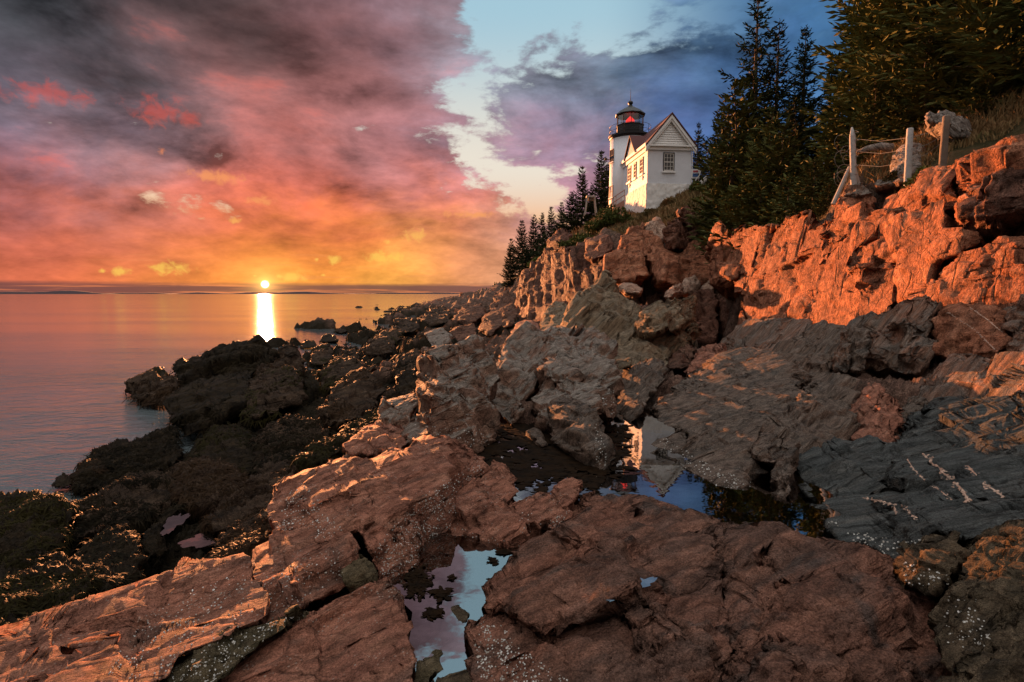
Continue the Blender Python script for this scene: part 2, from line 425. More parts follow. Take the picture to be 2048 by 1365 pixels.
M['cliffdark'] = rock_mat('brown_cliff_granite', (.23,.105,.070), (.155,.074,.052), (.31,.165,.115), (.10,.058,.044), .6, bump=.9)
M['cliffdarker'] = rock_mat('darker_brown_cliff', (.15,.070,.048), (.105,.052,.038), (.21,.115,.08), (.065,.040,.030), .6, bump=1.)  # deeper brown base colour for the left end of the cliff
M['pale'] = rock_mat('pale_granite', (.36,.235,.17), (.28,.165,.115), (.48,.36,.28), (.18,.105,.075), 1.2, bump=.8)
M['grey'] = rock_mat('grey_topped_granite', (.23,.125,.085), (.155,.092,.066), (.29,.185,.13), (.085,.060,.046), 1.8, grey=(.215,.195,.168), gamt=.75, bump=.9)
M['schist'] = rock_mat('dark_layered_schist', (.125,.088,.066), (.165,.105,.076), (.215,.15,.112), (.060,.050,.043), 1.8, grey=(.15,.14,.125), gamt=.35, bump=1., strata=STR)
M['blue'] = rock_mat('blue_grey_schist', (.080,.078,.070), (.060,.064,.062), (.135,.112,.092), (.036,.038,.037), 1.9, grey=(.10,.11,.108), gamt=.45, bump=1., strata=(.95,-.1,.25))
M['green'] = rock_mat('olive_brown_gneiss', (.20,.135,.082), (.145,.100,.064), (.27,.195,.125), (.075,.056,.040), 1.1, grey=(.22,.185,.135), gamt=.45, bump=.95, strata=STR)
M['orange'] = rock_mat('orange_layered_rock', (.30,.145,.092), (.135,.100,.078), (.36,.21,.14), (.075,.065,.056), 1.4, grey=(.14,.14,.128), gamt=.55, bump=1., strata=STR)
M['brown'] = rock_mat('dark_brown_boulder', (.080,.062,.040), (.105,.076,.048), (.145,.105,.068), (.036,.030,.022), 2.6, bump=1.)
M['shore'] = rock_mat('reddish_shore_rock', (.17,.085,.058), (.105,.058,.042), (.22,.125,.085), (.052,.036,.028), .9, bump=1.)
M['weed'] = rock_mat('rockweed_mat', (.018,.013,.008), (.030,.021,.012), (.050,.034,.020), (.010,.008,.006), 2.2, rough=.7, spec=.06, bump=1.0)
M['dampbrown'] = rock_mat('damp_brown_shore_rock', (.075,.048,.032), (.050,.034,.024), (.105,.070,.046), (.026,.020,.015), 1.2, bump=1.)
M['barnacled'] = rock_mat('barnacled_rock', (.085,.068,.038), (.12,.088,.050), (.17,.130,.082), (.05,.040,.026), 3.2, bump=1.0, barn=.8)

def flat_mat(name, c, rough=.6, spec=.4, var=.25, scale=6., bump=0., metal=0.):
    m, t, b = material(name)
    P = t.new('ShaderNodeTexCoord').outputs['Object']
    n = t.noise(P, scale, 5, .6)
    t.put(b.inputs['Base Color'], t.vec('SCALE', c, scale=t.math('ADD', 1 - var, t.math('MULTIPLY', n, 2 * var))))
    b.inputs['Roughness'].default_value = rough; b.inputs['Specular IOR Level'].default_value = spec; b.inputs['Metallic'].default_value = metal
    if bump:
        bp = t.new('ShaderNodeBump'); bp.inputs['Strength'].default_value = bump; bp.inputs['Distance'].default_value = .03
        t.l.new(n, bp.inputs['Height']); t.l.new(bp.outputs[0], b.inputs['Normal'])
    return m
def leaf_mat(name, c1, c2, c3, scale=1.2, rough=.6):
    m, t, b = material(name)
    P = t.new('ShaderNodeNewGeometry').outputs['Position']
    oi = t.new('ShaderNodeObjectInfo').outputs['Random']
    n = t.noise(P, scale, 4, .6); n2 = t.noise(P, scale * 9, 3, .6)
    col = t.mix(t.mrange(n, .36, .62), c1, c2)
    col = t.mix(t.math('MULTIPLY', t.mrange(n2, .52, .72), .8), col, c3)
    col = t.vec('SCALE', col, scale=t.math('ADD', .75, t.math('MULTIPLY', oi, .5)))
    t.put(b.inputs['Base Color'], col); b.inputs['Roughness'].default_value = rough
    b.inputs['Specular IOR Level'].default_value = .02
    return m
def water_mat(name, sea=True):
    m, t, b = material(name)
    P = t.new('ShaderNodeNewGeometry').outputs['Position']
    if sea:
        b.inputs['Base Color'].default_value = (.085, .105, .110, 1); b.inputs['Roughness'].default_value = .07
        q = t.vec('MULTIPLY', P, (.75, 1.25, 1.))
        n1 = t.noise(q, .55, 3, .55, .3); n2 = t.noise(q, 2.6, 4, .6, .5); n3 = t.noise(t.vec('MULTIPLY', P, (.10, .35, 1.)), .22, 3, .55)
        calm = t.mrange(n3, .40, .62, .35, 1.)
        h = t.math('ADD', t.math('ADD', t.math('MULTIPLY', n1, .40), t.math('MULTIPLY', n2, .20)), t.math('MULTIPLY', t.noise(q, 9., 3, .6), .05))
        bp = t.new('ShaderNodeBump'); bp.inputs['Distance'].default_value = .38
        t.put(bp.inputs['Strength'], t.math('MULTIPLY', calm, t.mrange(t.sep(P)[1], 8., 42., 1.1, .20)))
    else:
        b.inputs['Base Color'].default_value = (.012, .009, .006, 1); b.inputs['Roughness'].default_value = .015
        h = t.noise(P, 5., 2, .5); bp = t.new('ShaderNodeBump'); bp.inputs['Distance'].default_value = .01; bp.inputs['Strength'].default_value = .05
    t.l.new(h, bp.inputs['Height']); t.l.new(bp.outputs[0], b.inputs['Normal'])
    b.inputs['IOR'].default_value = 1.33; b.inputs['Specular IOR Level'].default_value = .5
    return m
def clear_water_mat(name):
    """clear still water over a dark bottom: mirror by Fresnel, the rest lets the bottom show"""
    m = bpy.data.materials.new(name); m.use_nodes = True
    t = NT(m.node_tree); m.node_tree.nodes.clear()
    out = t.new('ShaderNodeOutputMaterial')
    P = t.new('ShaderNodeNewGeometry').outputs['Position']
    bp = t.new('ShaderNodeBump'); bp.inputs['Distance'].default_value = .01; bp.inputs['Strength'].default_value = .06
    t.l.new(t.noise(P, 7., 2, .5), bp.inputs['Height'])
    gl = t.new('ShaderNodeBsdfGlossy'); gl.inputs['Roughness'].default_value = .0; t.l.new(bp.outputs[0], gl.inputs['Normal'])
    gl.inputs['Color'].default_value = (1, 1, 1, 1)
    tr = t.new('ShaderNodeBsdfTransparent'); tr.inputs['Color'].default_value = (.62, .50, .36, 1)
    fr = t.new('ShaderNodeFresnel'); fr.inputs['IOR'].default_value = 4.6
    mx = t.new('ShaderNodeMixShader'); t.l.new(fr.outputs[0], mx.inputs[0]); t.l.new(tr.outputs[0], mx.inputs[1]); t.l.new(gl.outputs[0], mx.inputs[2])
    t.l.new(mx.outputs[0], out.inputs[0])
    return m
M['sea'] = water_mat('sea_water'); M['pool'] = clear_water_mat('pool_water')

# ------------------------------------------------------------------ terrain (one sheet)
TC = [(-200,1.2,.6),(300,1.2,.95),(800,1.2,.9),(1300,1.2,1.0),(1900,1.2,1.0),(2400,1.2,1.3),
 (-400,2,.2),(100,2.2,.85),(500,2.2,.95),(850,2.2,.93),(1000,2.2,.95),(1400,2.2,1.1),(1850,2.2,1.0),(2300,2.2,1.5),
 (-300,3.3,0.),(150,3.3,.35),(350,3.2,.5),(600,3,.95),(850,3,.92),(1050,3,1.),(1400,3,1.05),(1750,3,1.),(2048,3,1.3),(2400,3,1.7),
 (-200,4.3,-.3),(100,4.3,.2),(350,4.3,.45),(550,4,.9),(800,4,1.15),(1000,4.3,.95),(1200,4.3,.92),(1400,4.3,.92),(1600,4.1,.98),(1800,4.2,1.4),(2048,4.2,1.7),(2400,4.2,2.2),
 (-200,6,-.6),(100,6,0.),(300,5.7,.35),(500,5.7,.55),(700,5.7,.9),(880,5.5,1.15),(1050,5.6,.95),(1200,5.8,.92),(1300,6,1.0),(1500,6,1.35),(1750,6,1.55),(2048,5.8,1.9),(2400,5.8,2.8),
 (-100,8,-.8),(150,8,-.2),(330,8,.05),(500,8,.45),(700,8,.8),(900,8,1.05),(1050,7.8,1.25),(1200,8,1.1),(1400,8.3,1.3),(1600,8,1.5),(1800,8,1.8),(2048,8,2.2),(2400,8,4),
 (0,11,-.8),(250,11,-.6),(370,11,-.2),(500,11,.4),(700,11,.7),(900,11,.9),(1100,11,1.2),(1300,11,1.2),(1500,11,1.4),(1700,11,1.8),(1850,11,2.0),(1980,12.2,3.0),(2048,11.8,4.6),(2300,12,6.5),
 (200,15,-.8),(300,15,-.4),(400,14.5,.2),(550,15,.6),(700,15,.65),(900,15,.9),(1100,15,1.3),(1250,15,1.6),(1400,15,1.2),(1400,24,1.6),(1550,15.5,1.4),(1700,15.3,1.7),(1800,16.8,5.9),(1880,16.5,6.6),(2048,16,7.6),(2300,16,9.0),
 (350,21,-.8),(480,21,-.4),(600,20,0.),(700,20,.5),(850,20,.8),(1000,20,1.1),(1150,20,1.5),(1300,19,1.6),(1420,19.5,1.4),(1460,24,4.5),(1560,21.8,4.9),(1620,23,6.0),(1700,17.5,5.75),(1700,19.5,6.9),(1760,21,7.9),(1850,19,7.9),(2048,20,9.3),(2400,22,11),
 (450,29,-.8),(600,29,-.2),(720,29,.25),(850,28,.6),(1000,28,1.0),(1150,28,1.5),(1250,27,2.0),(1330,27,2.3),(1400,30,5.2),(1500,28,6.0),(1700,27,7.3),(2048,28,9.6),(2500,30,14),
 (550,40,-.8),(690,38,-.15),(800,38,.35),(950,38,.9),(1080,38,1.2),(1180,36,1.7),(1235,33.5,2.0),(1250,31,1.7),(1300,30.5,1.9),(1235,41,4.6),(1300,39,6.2),(1330,38,6.9),(1400,38,7.7),(1550,38,8.8),(1800,38,11),(2300,38,15),
 (650,57,-.8),(770,55,-.15),(880,52,.6),(980,52,1.0),(1060,46,1.4),(1110,46,1.8),(1180,50,7.0),(1230,51,8.9),(1262,52,9.4),(1290,51,9.7),(1292,53,10.1),(1385,51.5,12.3),(1383,58,12.8),(1250,58,10.6),(1225,60,11.3),(1600,52,13.5),(2000,55,17),
 (1030,68,3.4),(1062,70,5.4),(1100,67,7.3),(1150,68,9.6),(1220,68,11.9),(1400,70,14),(1700,75,18),(1000,62,1.5),
 (810,90,-.2),(900,85,.9),(980,85,2.0),(1015,92,3.6),(1060,92,7.4),(1150,92,12),(1400,100,17),
 (860,140,-.2),(925,150,1.4),(985,150,2.4),(1030,150,6),(1200,150,14),(915,260,-.3),(950,260,2.0),(1010,260,4),(1060,260,9),(1300,260,20),(800,300,-2),(600,150,-2),(300,60,-2),(0,30,-1.5),(-200,15,-1.2)]
TC = [(p_, wd(p_, d_), CZ + (z_ - CZ) * wd(p_, d_) / d_) for p_, d_, z_ in TC]
TA = np.array(TC, float); tu = (TA[:, 0] - 1024) / F
def tkey(u, d): return np.stack([u * 2.2, np.log(d) * 1.0], 1)
TK = tkey(tu, TA[:, 1])
_d = np.sqrt(((TK[:, None] - TK[None]) ** 2).sum(2)); _n = len(TK)
_A = np.zeros((_n + 1, _n + 1)); _A[:_n, :_n] = _d - np.eye(_n) * .01; _A[_n, :_n] = 1; _A[:_n, _n] = 1
TW = np.linalg.solve(_A, np.concatenate([TA[:, 2], [0]]))
def base_h(x, y):
    x = np.asarray(x, float); y = np.maximum(np.asarray(y, float), .6)
    k = tkey(x / y, y); r = np.empty(len(k))
    for i in range(0, len(k), 60000):
        q = k[i:i+60000]
        r[i:i+60000] = np.sqrt(((q[:, None] - TK[None]) ** 2).sum(2)) @ TW[:_n] + TW[_n]
    return r
def grass_mask(x, y):
    """how far a spot belongs to the grassy hill rather than the bare shore"""
    px = 1024 + F * x / y
    top = np.interp(px, [1000,1040,1100,1180,1235,1300,1330,1400,1440,1500,1600,1700,1800,1900,2048,2300],
                        [wd(a_, b_) for a_, b_ in zip([1000,1040,1100,1180,1235,1300,1330,1400,1440,1500,1600,1700,1800,1900,2048,2300],
                        [ 92,  74,  66,  51,  46,  41, 38.5,29.5,24.2,22.2,19.6,18.0,16.2,15.0,13.2,10.5])])
    return np.clip((y - top) / (.04 * top), 0, 1) * (px > 1000)
def terrain_points(x, y):
    z = base_h(x, y); P = np.stack([x, y, z], 1)
    sz = np.clip(y * .16, .45, 9.); g = grass_mask(x, y)
    lo = np.zeros(len(x))
    # three fixed scales, blended by distance
    for s, a, b in ((.55, 0., 7.), (1.5, 5., 24.), (4.5, 16., 400.)):
        w = np.clip((np.log(y) - math.log(max(a, .01))) / .35, 0, 1) * (1 - np.clip((np.log(y) - math.log(b)) / .35, 0, 1))
        m = w > 0
        if m.any(): lo[m] += w[m] * rock_disp(P[m], s, .26, seed=21)
    lo = lo * (1 - .85 * g) + g * fbm(P / 2.2, 4, .5, 4) * .25
    return z + lo
nu, nd_ = 620, 720
uu = np.linspace(-1.25, 1.25, nu); dd = np.exp(np.linspace(math.log(.7), math.log(300), nd_))
U, Dm = np.meshgrid(uu, dd)
tx, ty = (U * Dm).ravel(), Dm.ravel()
TZ = terrain_points(tx, ty)
ii = np.arange(nu * nd_).reshape(nd_, nu)
q_terr = np.stack([ii[:-1, :-1], ii[:-1, 1:], ii[1:, 1:], ii[1:, :-1]], 2).reshape(-1, 4)
def ground_z(x, y):
    """height of the built sheet at a spot"""
    i = (x / y - uu[0]) / (uu[1] - uu[0]); j = (math.log(y) - math.log(.7)) / (math.log(300 / .7) / (nd_ - 1))
    i0 = min(max(int(i), 0), nu - 2); j0 = min(max(int(j), 0), nd_ - 2); a = min(max(i - i0, 0), 1); b = min(max(j - j0, 0), 1)
    Z = TZ.reshape(nd_, nu)
    return float((Z[j0, i0]*(1-a)+Z[j0, i0+1]*a)*(1-b) + (Z[j0+1, i0]*(1-a)+Z[j0+1, i0+1]*a)*b)
# sea
mb = MB()
ys = [-60, 2, 6, 12, 25, 60, 150, 400, 1200, 4000, 12000, 40000]
for k in range(len(ys) - 1):
    a, b = ys[k], ys[k + 1]; wa_, wb = max(60, abs(a) * 2), max(60, abs(b) * 2)
    mb.add([(-wa_, a, 0), (wa_, a, 0), (wb, b, 0), (-wb, b, 0)], [(0, 1, 2, 3)])
struct(mb.build('sea', M['sea']))

# ------------------------------------------------------------------ rocks traced as solid blocks
def subdiv(V, T):
    e = np.sort(np.concatenate([T[:, [0, 1]], T[:, [1, 2]], T[:, [2, 0]]]), 1)
    ue, inv = np.unique(e, axis=0, return_inverse=True); inv = inv.ravel()
    n = len(V); V2 = np.concatenate([V, (V[ue[:, 0]] + V[ue[:, 1]]) / 2])
    m = len(T); a, b, c = inv[:m] + n, inv[m:2*m] + n, inv[2*m:] + n
    T2 = np.concatenate([np.stack([T[:, 0], a, c], 1), np.stack([a, T[:, 1], b], 1), np.stack([c, b, T[:, 2]], 1), np.stack([a, b, c], 1)])
    return V2, T2
def boundary(T):
    e = np.concatenate([T[:, [0, 1]], T[:, [1, 2]], T[:, [2, 0]]])
    key = np.sort(e, 1); u, inv, cnt = np.unique(key, axis=0, return_inverse=True, return_counts=True)
    be = e[cnt[inv.ravel()] == 1]
    nxt = {int(a): int(b) for a, b in be}
    s = int(be[0, 0]); loop = [s]; c = nxt[s]
    while c != s and len(loop) <= len(be): loop.append(c); c = nxt[c]
    return loop
def laplace(V, T, cols, it, fixed):
    e = np.concatenate([T[:, [0, 1]], T[:, [1, 2]], T[:, [2, 0]]]); e = np.concatenate([e, e[:, ::-1]])
    deg = np.bincount(e[:, 0], minlength=len(V))[:, None]
    for _ in range(it):
        acc = np.zeros((len(V), len(cols)))
        for k, c in enumerate(cols): acc[:, k] = np.bincount(e[:, 0], V[e[:, 1], c], len(V))
        new = acc / np.maximum(deg, 1); new[fixed] = V[fixed][:, cols]
        V[:, cols] = .5 * V[:, cols] + .5 * new
    return V
def normals(P, T):
    n = np.cross(P[T[:, 1]] - P[T[:, 0]], P[T[:, 2]] - P[T[:, 0]]); N = np.zeros_like(P)
    for k in range(3):
        for c in range(3): N[:, c] += np.bincount(T[:, k], n[:, c], len(P))
    return N / np.maximum(np.linalg.norm(N, axis=1, keepdims=True), 1e-12)
BLOCKS = []
DX0, DY0, DCELL = -300, 150, 4.; DB = np.full((345, 650), 1e9)
def block(name, outline, inner=(), mat='red', thick=None, size=None, amp=.12, rnd=6., smooth=0, strata=None, aniso=1., weed=False,
          label=None, cat='rock', group=None, kind=None, target=2.8, seed=3, fine=1., crack=1., ds=1.):
    pts = [(a_, b_, c_ * ds if c_ > 0 else c_) for a_, b_, c_ in outline]; inner = [(a_, b_, c_ * ds if c_ > 0 else c_) for a_, b_, c_ in inner]; outline = pts
    pts = list(outline) + list(inner)
    W = []
    for px, py, v in pts:
        if v < 0: _, _, rz = rays(px, py); v = (-v - CZ) / float(rz)
        W.append((px, py, 1. / wd(px, v)))
    n = len(outline)
    vs, _, fs, ov, _, _ = delaunay_2d_cdt([Vector((p[0], -p[1])) for p in W], [(i, (i + 1) % n) for i in range(n)], [], 1, 1e-4)
    V = np.array([[v.x, -v.y, np.mean([W[i][2] for i in o]) if len(o) else np.nan] for v, o in zip(vs, ov)])
    bad = np.isnan(V[:, 2])
    if bad.any():
        good = np.where(~bad)[0]
        for i in np.where(bad)[0]:
            k = good[np.argsort(((V[good, :2] - V[i, :2]) ** 2).sum(1))[:3]]; V[i, 2] = V[k, 2].mean()
    T = np.array([f for f in fs if len(f) == 3], int)
    el = np.sqrt(((V[T[:, 0], :2] - V[T[:, 1], :2]) ** 2).sum(1)); L = np.percentile(el, 70)
    lev = int(np.clip(round(math.log2(max(L, 1) / target)), 2, 6))
    for k in range(lev):
        V, T = subdiv(V, T)
        if k in (1, 2):
            lp = np.array(boundary(T)); fx = np.zeros(len(V), bool); fx[lp] = True
            V = laplace(V, T, [0, 1, 2], 2 if weed else smooth, fx)
            L2 = V[lp]; V[lp] = .6 * L2 + .2 * np.roll(L2, 1, 0) + .2 * np.roll(L2, -1, 0)
    lp = np.array(boundary(T))
    B = V[lp, :2]
    # distance to the outline in pixels, for rounding the edges
    st = max(1, len(lp) // 160); Bs = B[::st]
    dist = np.full(len(V), 1e9)
    for i in range(0, len(V), 20000):
        dist[i:i+20000] = np.sqrt(((V[i:i+20000, None, :2] - Bs[None]) ** 2).sum(2)).min(1)
    d = 1 / V[:, 2]; dm = float(np.median(d))
    ext = (V[:, 0].max() - V[:, 0].min()) / F * dm
    if thick is None: thick = .7 * min(ext, (V[:, 1].max() - V[:, 1].min()) / F * dm * 2.2)
    di = ((V[:, 0] - DX0) / DCELL).astype(int); dj = ((V[:, 1] - DY0) / DCELL).astype(int); dok = (di >= 0) & (di < DB.shape[1]) & (dj >= 0) & (dj < DB.shape[0])
    np.minimum.at(DB, (dj[dok], di[dok]), d[dok])
    d = d + np.clip(1 - dist / rnd, 0, 1) ** 2 * rnd / F * dm * 1.1
    x, y, z = rays(V[:, 0], V[:, 1]); P = np.stack([x * d, y * d, CZ + z * d], 1)
    fn = np.cross(P[T[:, 1]] - P[T[:, 0]], P[T[:, 2]] - P[T[:, 0]]); cen = P[T].mean(1) - np.array([0, 0, CZ])
    if (fn * cen).sum() > 0: T = T[:, ::-1].copy(); lp = lp[::-1]
    # closed back: rings pushed away from the front face, shrinking, then a cap
    nb = len(lp); base = P[lp]; dirv = base - np.array([0, 0, CZ]); dirv /= np.linalg.norm(dirv, axis=1, keepdims=True)
    dirv[:, 2] = np.minimum(dirv[:, 2], -.22); dirv /= np.linalg.norm(dirv, axis=1, keepdims=True)
    c0 = base.mean(0); prev = lp
    for k, (f_, s_) in enumerate(((.12, .0), (.3, .03), (.6, .12), (1., .35))):
        ring = base + dirv * thick * f_; ring = ring + (c0 + dirv.mean(0) * thick * f_ - ring) * s_
        idx = np.arange(len(P), len(P) + nb); P = np.concatenate([P, ring])
        a, b = prev, np.roll(prev, -1); c, e = idx, np.roll(idx, -1)
        T = np.concatenate([T, np.stack([b, a, c], 1), np.stack([b, c, e], 1)]); prev = idx
    P = np.concatenate([P, P[prev].mean(0)[None]]); k = len(P) - 1
    T = np.concatenate([T, np.stack([np.roll(prev, -1), prev, np.full(nb, k)], 1)])
    sz = (size if size else max(.18, .30 * ext)) * 1.5; amp = amp * (.42 if mat.startswith('cliff') else 1. if weed else .42 if mat not in ('redfront', 'red') else .60); crack = 1.5 if mat in ('cliff', 'redfront', 'red') else 1.15
    if not weed or dm > 8.5:
        sn = max(.12, min(.52 * sz, .27 * ext)) if not mat.startswith('cliff') or sz < 1.2 else .36 * sz
        P = P + rock_snap(P, sn * 1.25, strata if strata is not None else ((.22, .1, .95) if kind == 'structure' else None), 1.0 + .45 * (aniso - 1), seed)
    N = normals(P, T)
    D = (rock_disp(P, sz, .14, (.8, .5, .2), 2., seed) + .5 * weed_disp(P, sz, amp) if dm > 8.5 else weed_disp(P, sz * .8, amp * 1.25)) if weed else rock_disp(P, sz, amp, strata, aniso, seed, fine, crack)
    P = P + N * D[:, None]
    zmin = P[:len(V), 2].min(); loc = (float(P[:, 0].mean()), float(P[:, 1].mean()), float(zmin))
    o = mesh_obj(name, P, T, M[mat], loc=loc)
    if kind == 'structure': o['kind'] = 'structure'
    else: tag(o, label, cat, group)
    BLOCKS.append((o, P, T, dm))
    return o
def K(name, label, mat, outline, inner=(), cat='rock', **kw): return block(name, outline, inner, mat, label=label, cat=cat, **kw)
ST = dict(kind='structure')
# --- sunlit cliff on the right: the big walls are the setting, loose blocks are things
block('cliff', [(1418,482,22.5),(1440,458,22.3),(1475,452,21.6),(1540,452,20.2),(1585,448,19.3),(1640,438,18.2),(1668,422,17.5),(1700,412,16.8),(1722,408,16.4),(1719,470,16.0),(1715,540,15.4),(1711,600,15.0),(1704,665,14.6),(1640,690,15.6),(1560,700,16.9),(1495,700,18.2),(1492,610,19.3),(1468,566,20.3),(1432,566,21.3),(1420,530,22.0)],
  [(1480,500,21.3),(1510,540,19.7),(1560,500,19.5),(1540,580,18.6),(1620,500,17.8),(1600,600,17.1),(1660,470,17.1),(1660,560,16.1),(1660,640,15.4),(1580,650,17.0)], 'cliff', thick=4, size=2.2, amp=.085, **ST)
block('cliff', [(1716,425,16.2),(1740,412,16.0),(1770,425,15.6),(1800,440,15.0),(1832,470,14.4),(1817,520,14.2),(1809,570,13.9),(1800,605,13.6),(1760,630,14.0),(1700,672,14.5),(1707,600,14.8),(1713,520,15.4)],
  [(1760,480,15.3),(1750,540,14.5),(1790,520,14.8),(1750,600,14.4),(1735,560,14.4)], 'cliff', thick=3, size=1.8, amp=.085, seed=8, **ST)
block('cliff', [(1800,448,14.7),(1835,442,14.3),(1880,430,13.7),(1912,420,13.3),(1935,445,12.7),(1965,465,12.0),(1985,480,11.6),(1975,498,11.5),(1925,515,12.0),(1890,545,12.3),(1870,575,12.3),(1830,590,12.9),(1805,585,13.3),(1802,500,14.2)],
  [(1850,480,13.6),(1900,470,12.9),(1880,505,12.4),(1850,550,13.1),(1930,490,11.9)], 'cliff', thick=3, size=1.6, amp=.08, seed=5, **ST)
block('cliff', [(1878,562,11.6),(1915,530,11.5),(1960,500,11.2),(2000,470,10.7),(2060,430,10.0),(2140,390,9.2),(2140,620,7.4),(2048,625,8.2),(1985,615,9.0),(1900,610,10.3),(1800,630,12.0),(1790,610,12.6),(1840,590,12.2)],
  [(1980,530,10.0),(2048,500,9.0),(2048,560,8.5),(1940,570,10.2)], 'cliff', thick=3, size=1.5, amp=.08, seed=6, **ST)
K('striated_dome','rounded pink boulder with diagonal grooves under the two pale fence posts','cliff',[(1770,436,15.9),(1768,412,15.8),(1790,390,15.6),(1812,372,15.4),(1840,350,15.1),(1870,336,14.8),(1903,330,14.4),(1912,360,14.0),(1912,424,13.5),(1870,436,13.9),(1830,449,14.4),(1795,454,15.0)],[(1840,395,14.5),(1880,380,13.8)],cat='boulder',size=.8,amp=.09,strata=(.6,.1,.75),aniso=4,thick=2)
K('ledge_rock','layered orange ledge jutting out below the stone that carries the pointed post','cliff',[(1668,436,17.2),(1670,405,17.3),(1680,390,17.5),(1715,383,17.3),(1742,390,16.9),(1737,418,16.3),(1715,436,16.3),(1690,444,16.7)],[(1700,412,16.7)],size=.8,amp=.12,strata=(1,.2,.1),aniso=3,thick=2)
K('footing_stone','grey rounded stone that the pointed fence post stands on','grey',[(1682,390,17.4),(1690,372,17.6),(1712,364,17.6),(1735,371,17.3),(1748,390,16.9),(1715,398,16.8)],[(1715,380,17.1)],cat='stone',size=.6,amp=.12,thick=1.5)
K('cliff_block','narrow orange block in the corner between the striated boulder and the top right dome','cliff',[(1908,350,14.2),(1918,325,14.2),(1935,312,13.9),(1952,320,13.6),(1965,345,13.0),(1978,378,12.4),(1960,400,12.3),(1930,392,12.9)],[(1942,350,13.1)],size=.8,thick=1.6)
K('cliff_dome','big domed boulder topping the cliff at the right edge','cliff',[(1965,348,13.2),(1962,320,13.2),(1980,300,12.9),(2010,275,12.4),(2048,258,11.8),(2130,225,11.0),(2130,330,10.3),(2040,342,11.1),(2000,352,11.8),(1975,365,12.4)],[(2030,305,11.5)],cat='boulder',size=1.2,amp=.07,thick=2.5)
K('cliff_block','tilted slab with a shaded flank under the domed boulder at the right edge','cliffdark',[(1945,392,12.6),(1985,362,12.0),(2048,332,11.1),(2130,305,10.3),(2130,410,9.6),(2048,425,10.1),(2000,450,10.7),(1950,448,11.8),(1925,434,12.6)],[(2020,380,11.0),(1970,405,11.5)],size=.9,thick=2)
K('cliff_block','small rounded block at the right foot of the striated boulder','cliff',[(1908,436,12.9),(1912,408,13.0),(1930,392,12.8),(1948,398,12.4),(1957,425,12.0),(1935,446,12.2)],[(1932,418,12.2)],cat='boulder',size=.6,thick=1)
K('orange_boulder','round orange boulder wedged at the left end of the big cliff wall','cliff',[(1424,560,21),(1430,530,21.4),(1460,522,21),(1484,540,20.3),(1470,564,20),(1435,568,20.6)],[(1452,545,19.9)],cat='boulder',size=.9,thick=1.6)
# pale blocks at the foot of the cliff
K('pale_slab','pale flat slab lying on rubble left of the olive outcrop top','pale',[(1234,574,17),(1250,564,17.4),(1285,577,17),(1282,590,16.4),(1250,588,16.5)],[(1258,576,16.6)],cat='slab',size=.5,thick=1,ds=1.5)
K('pale_block','small pale block behind the overhanging olive boulder','pale',[(1325,592,15.6),(1345,572,16),(1362,564,16),(1366,587,15.3),(1340,598,15.1)],[(1348,582,15.3)],cat='block',size=.5,thick=1,ds=1.5)
K('pale_boulder','wide whitish boulder in the row under the orange cliff','pale',[(1352,586,16),(1365,560,16.8),(1390,551,16.8),(1402,565,16.2),(1398,584,15.6),(1370,589,15.6)],[(1382,570,15.8)],cat='boulder',size=.6,thick=1.2,ds=1.5)
K('pale_block','creamy square block perched on top of the red broken wall','pale',[(1398,584,16.6),(1402,560,17.3),(1418,552,17.4),(1429,562,17),(1427,584,16.2)],[(1414,570,16.6)],cat='block',size=.5,thick=1,ds=1.5)
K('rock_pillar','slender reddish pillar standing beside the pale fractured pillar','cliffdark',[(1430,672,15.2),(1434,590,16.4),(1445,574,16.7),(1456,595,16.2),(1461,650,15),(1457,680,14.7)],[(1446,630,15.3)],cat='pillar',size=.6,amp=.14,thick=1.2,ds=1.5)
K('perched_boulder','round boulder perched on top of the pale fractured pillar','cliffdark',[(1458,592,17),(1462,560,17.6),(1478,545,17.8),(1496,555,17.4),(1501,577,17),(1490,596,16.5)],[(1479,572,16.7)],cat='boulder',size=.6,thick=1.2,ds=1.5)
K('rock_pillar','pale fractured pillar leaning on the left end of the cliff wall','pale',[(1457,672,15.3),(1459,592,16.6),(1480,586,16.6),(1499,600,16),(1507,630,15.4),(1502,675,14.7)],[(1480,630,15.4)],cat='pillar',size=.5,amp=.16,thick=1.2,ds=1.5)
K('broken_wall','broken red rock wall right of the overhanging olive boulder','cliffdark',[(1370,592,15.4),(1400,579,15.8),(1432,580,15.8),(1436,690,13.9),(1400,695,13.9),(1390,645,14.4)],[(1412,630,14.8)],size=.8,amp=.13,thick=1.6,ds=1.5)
# left part of the cliff, below the lighthouse
block('cliff', [(1230,498,34.5),(1250,470,35),(1262,445,35.5),(1280,450,35),(1290,465,34),(1330,488,32),(1365,500,30),(1400,478,28.5),(1421,500,27),(1424,565,25.5),(1370,572,26.5),(1320,570,28),(1300,535,30.5),(1285,512,32)],
  [(1310,505,31.8),(1340,530,29),(1380,520,27.4),(1270,480,34.2),(1255,490,34)], 'cliff', thick=5, size=1.7, amp=.12, seed=12, **ST)
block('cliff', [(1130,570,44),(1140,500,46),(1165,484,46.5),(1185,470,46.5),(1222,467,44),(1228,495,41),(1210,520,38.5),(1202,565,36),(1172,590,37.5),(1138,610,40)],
  [(1170,520,43.5),(1195,508,42.3),(1160,560,40.8)], 'cliffdarker', thick=7, size=1.5, amp=.16, strata=(0,.1,1), aniso=2, seed=13, **ST)
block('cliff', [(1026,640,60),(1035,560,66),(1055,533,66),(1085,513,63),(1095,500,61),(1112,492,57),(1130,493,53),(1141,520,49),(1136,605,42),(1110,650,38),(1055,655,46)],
  [(1080,560,58.5),(1110,550,51.5),(1090,600,50),(1060,590,57)], 'cliffdarker', thick=9, size=1.9, amp=.16, strata=(0,.1,1), aniso=2.2, seed=14, **ST)
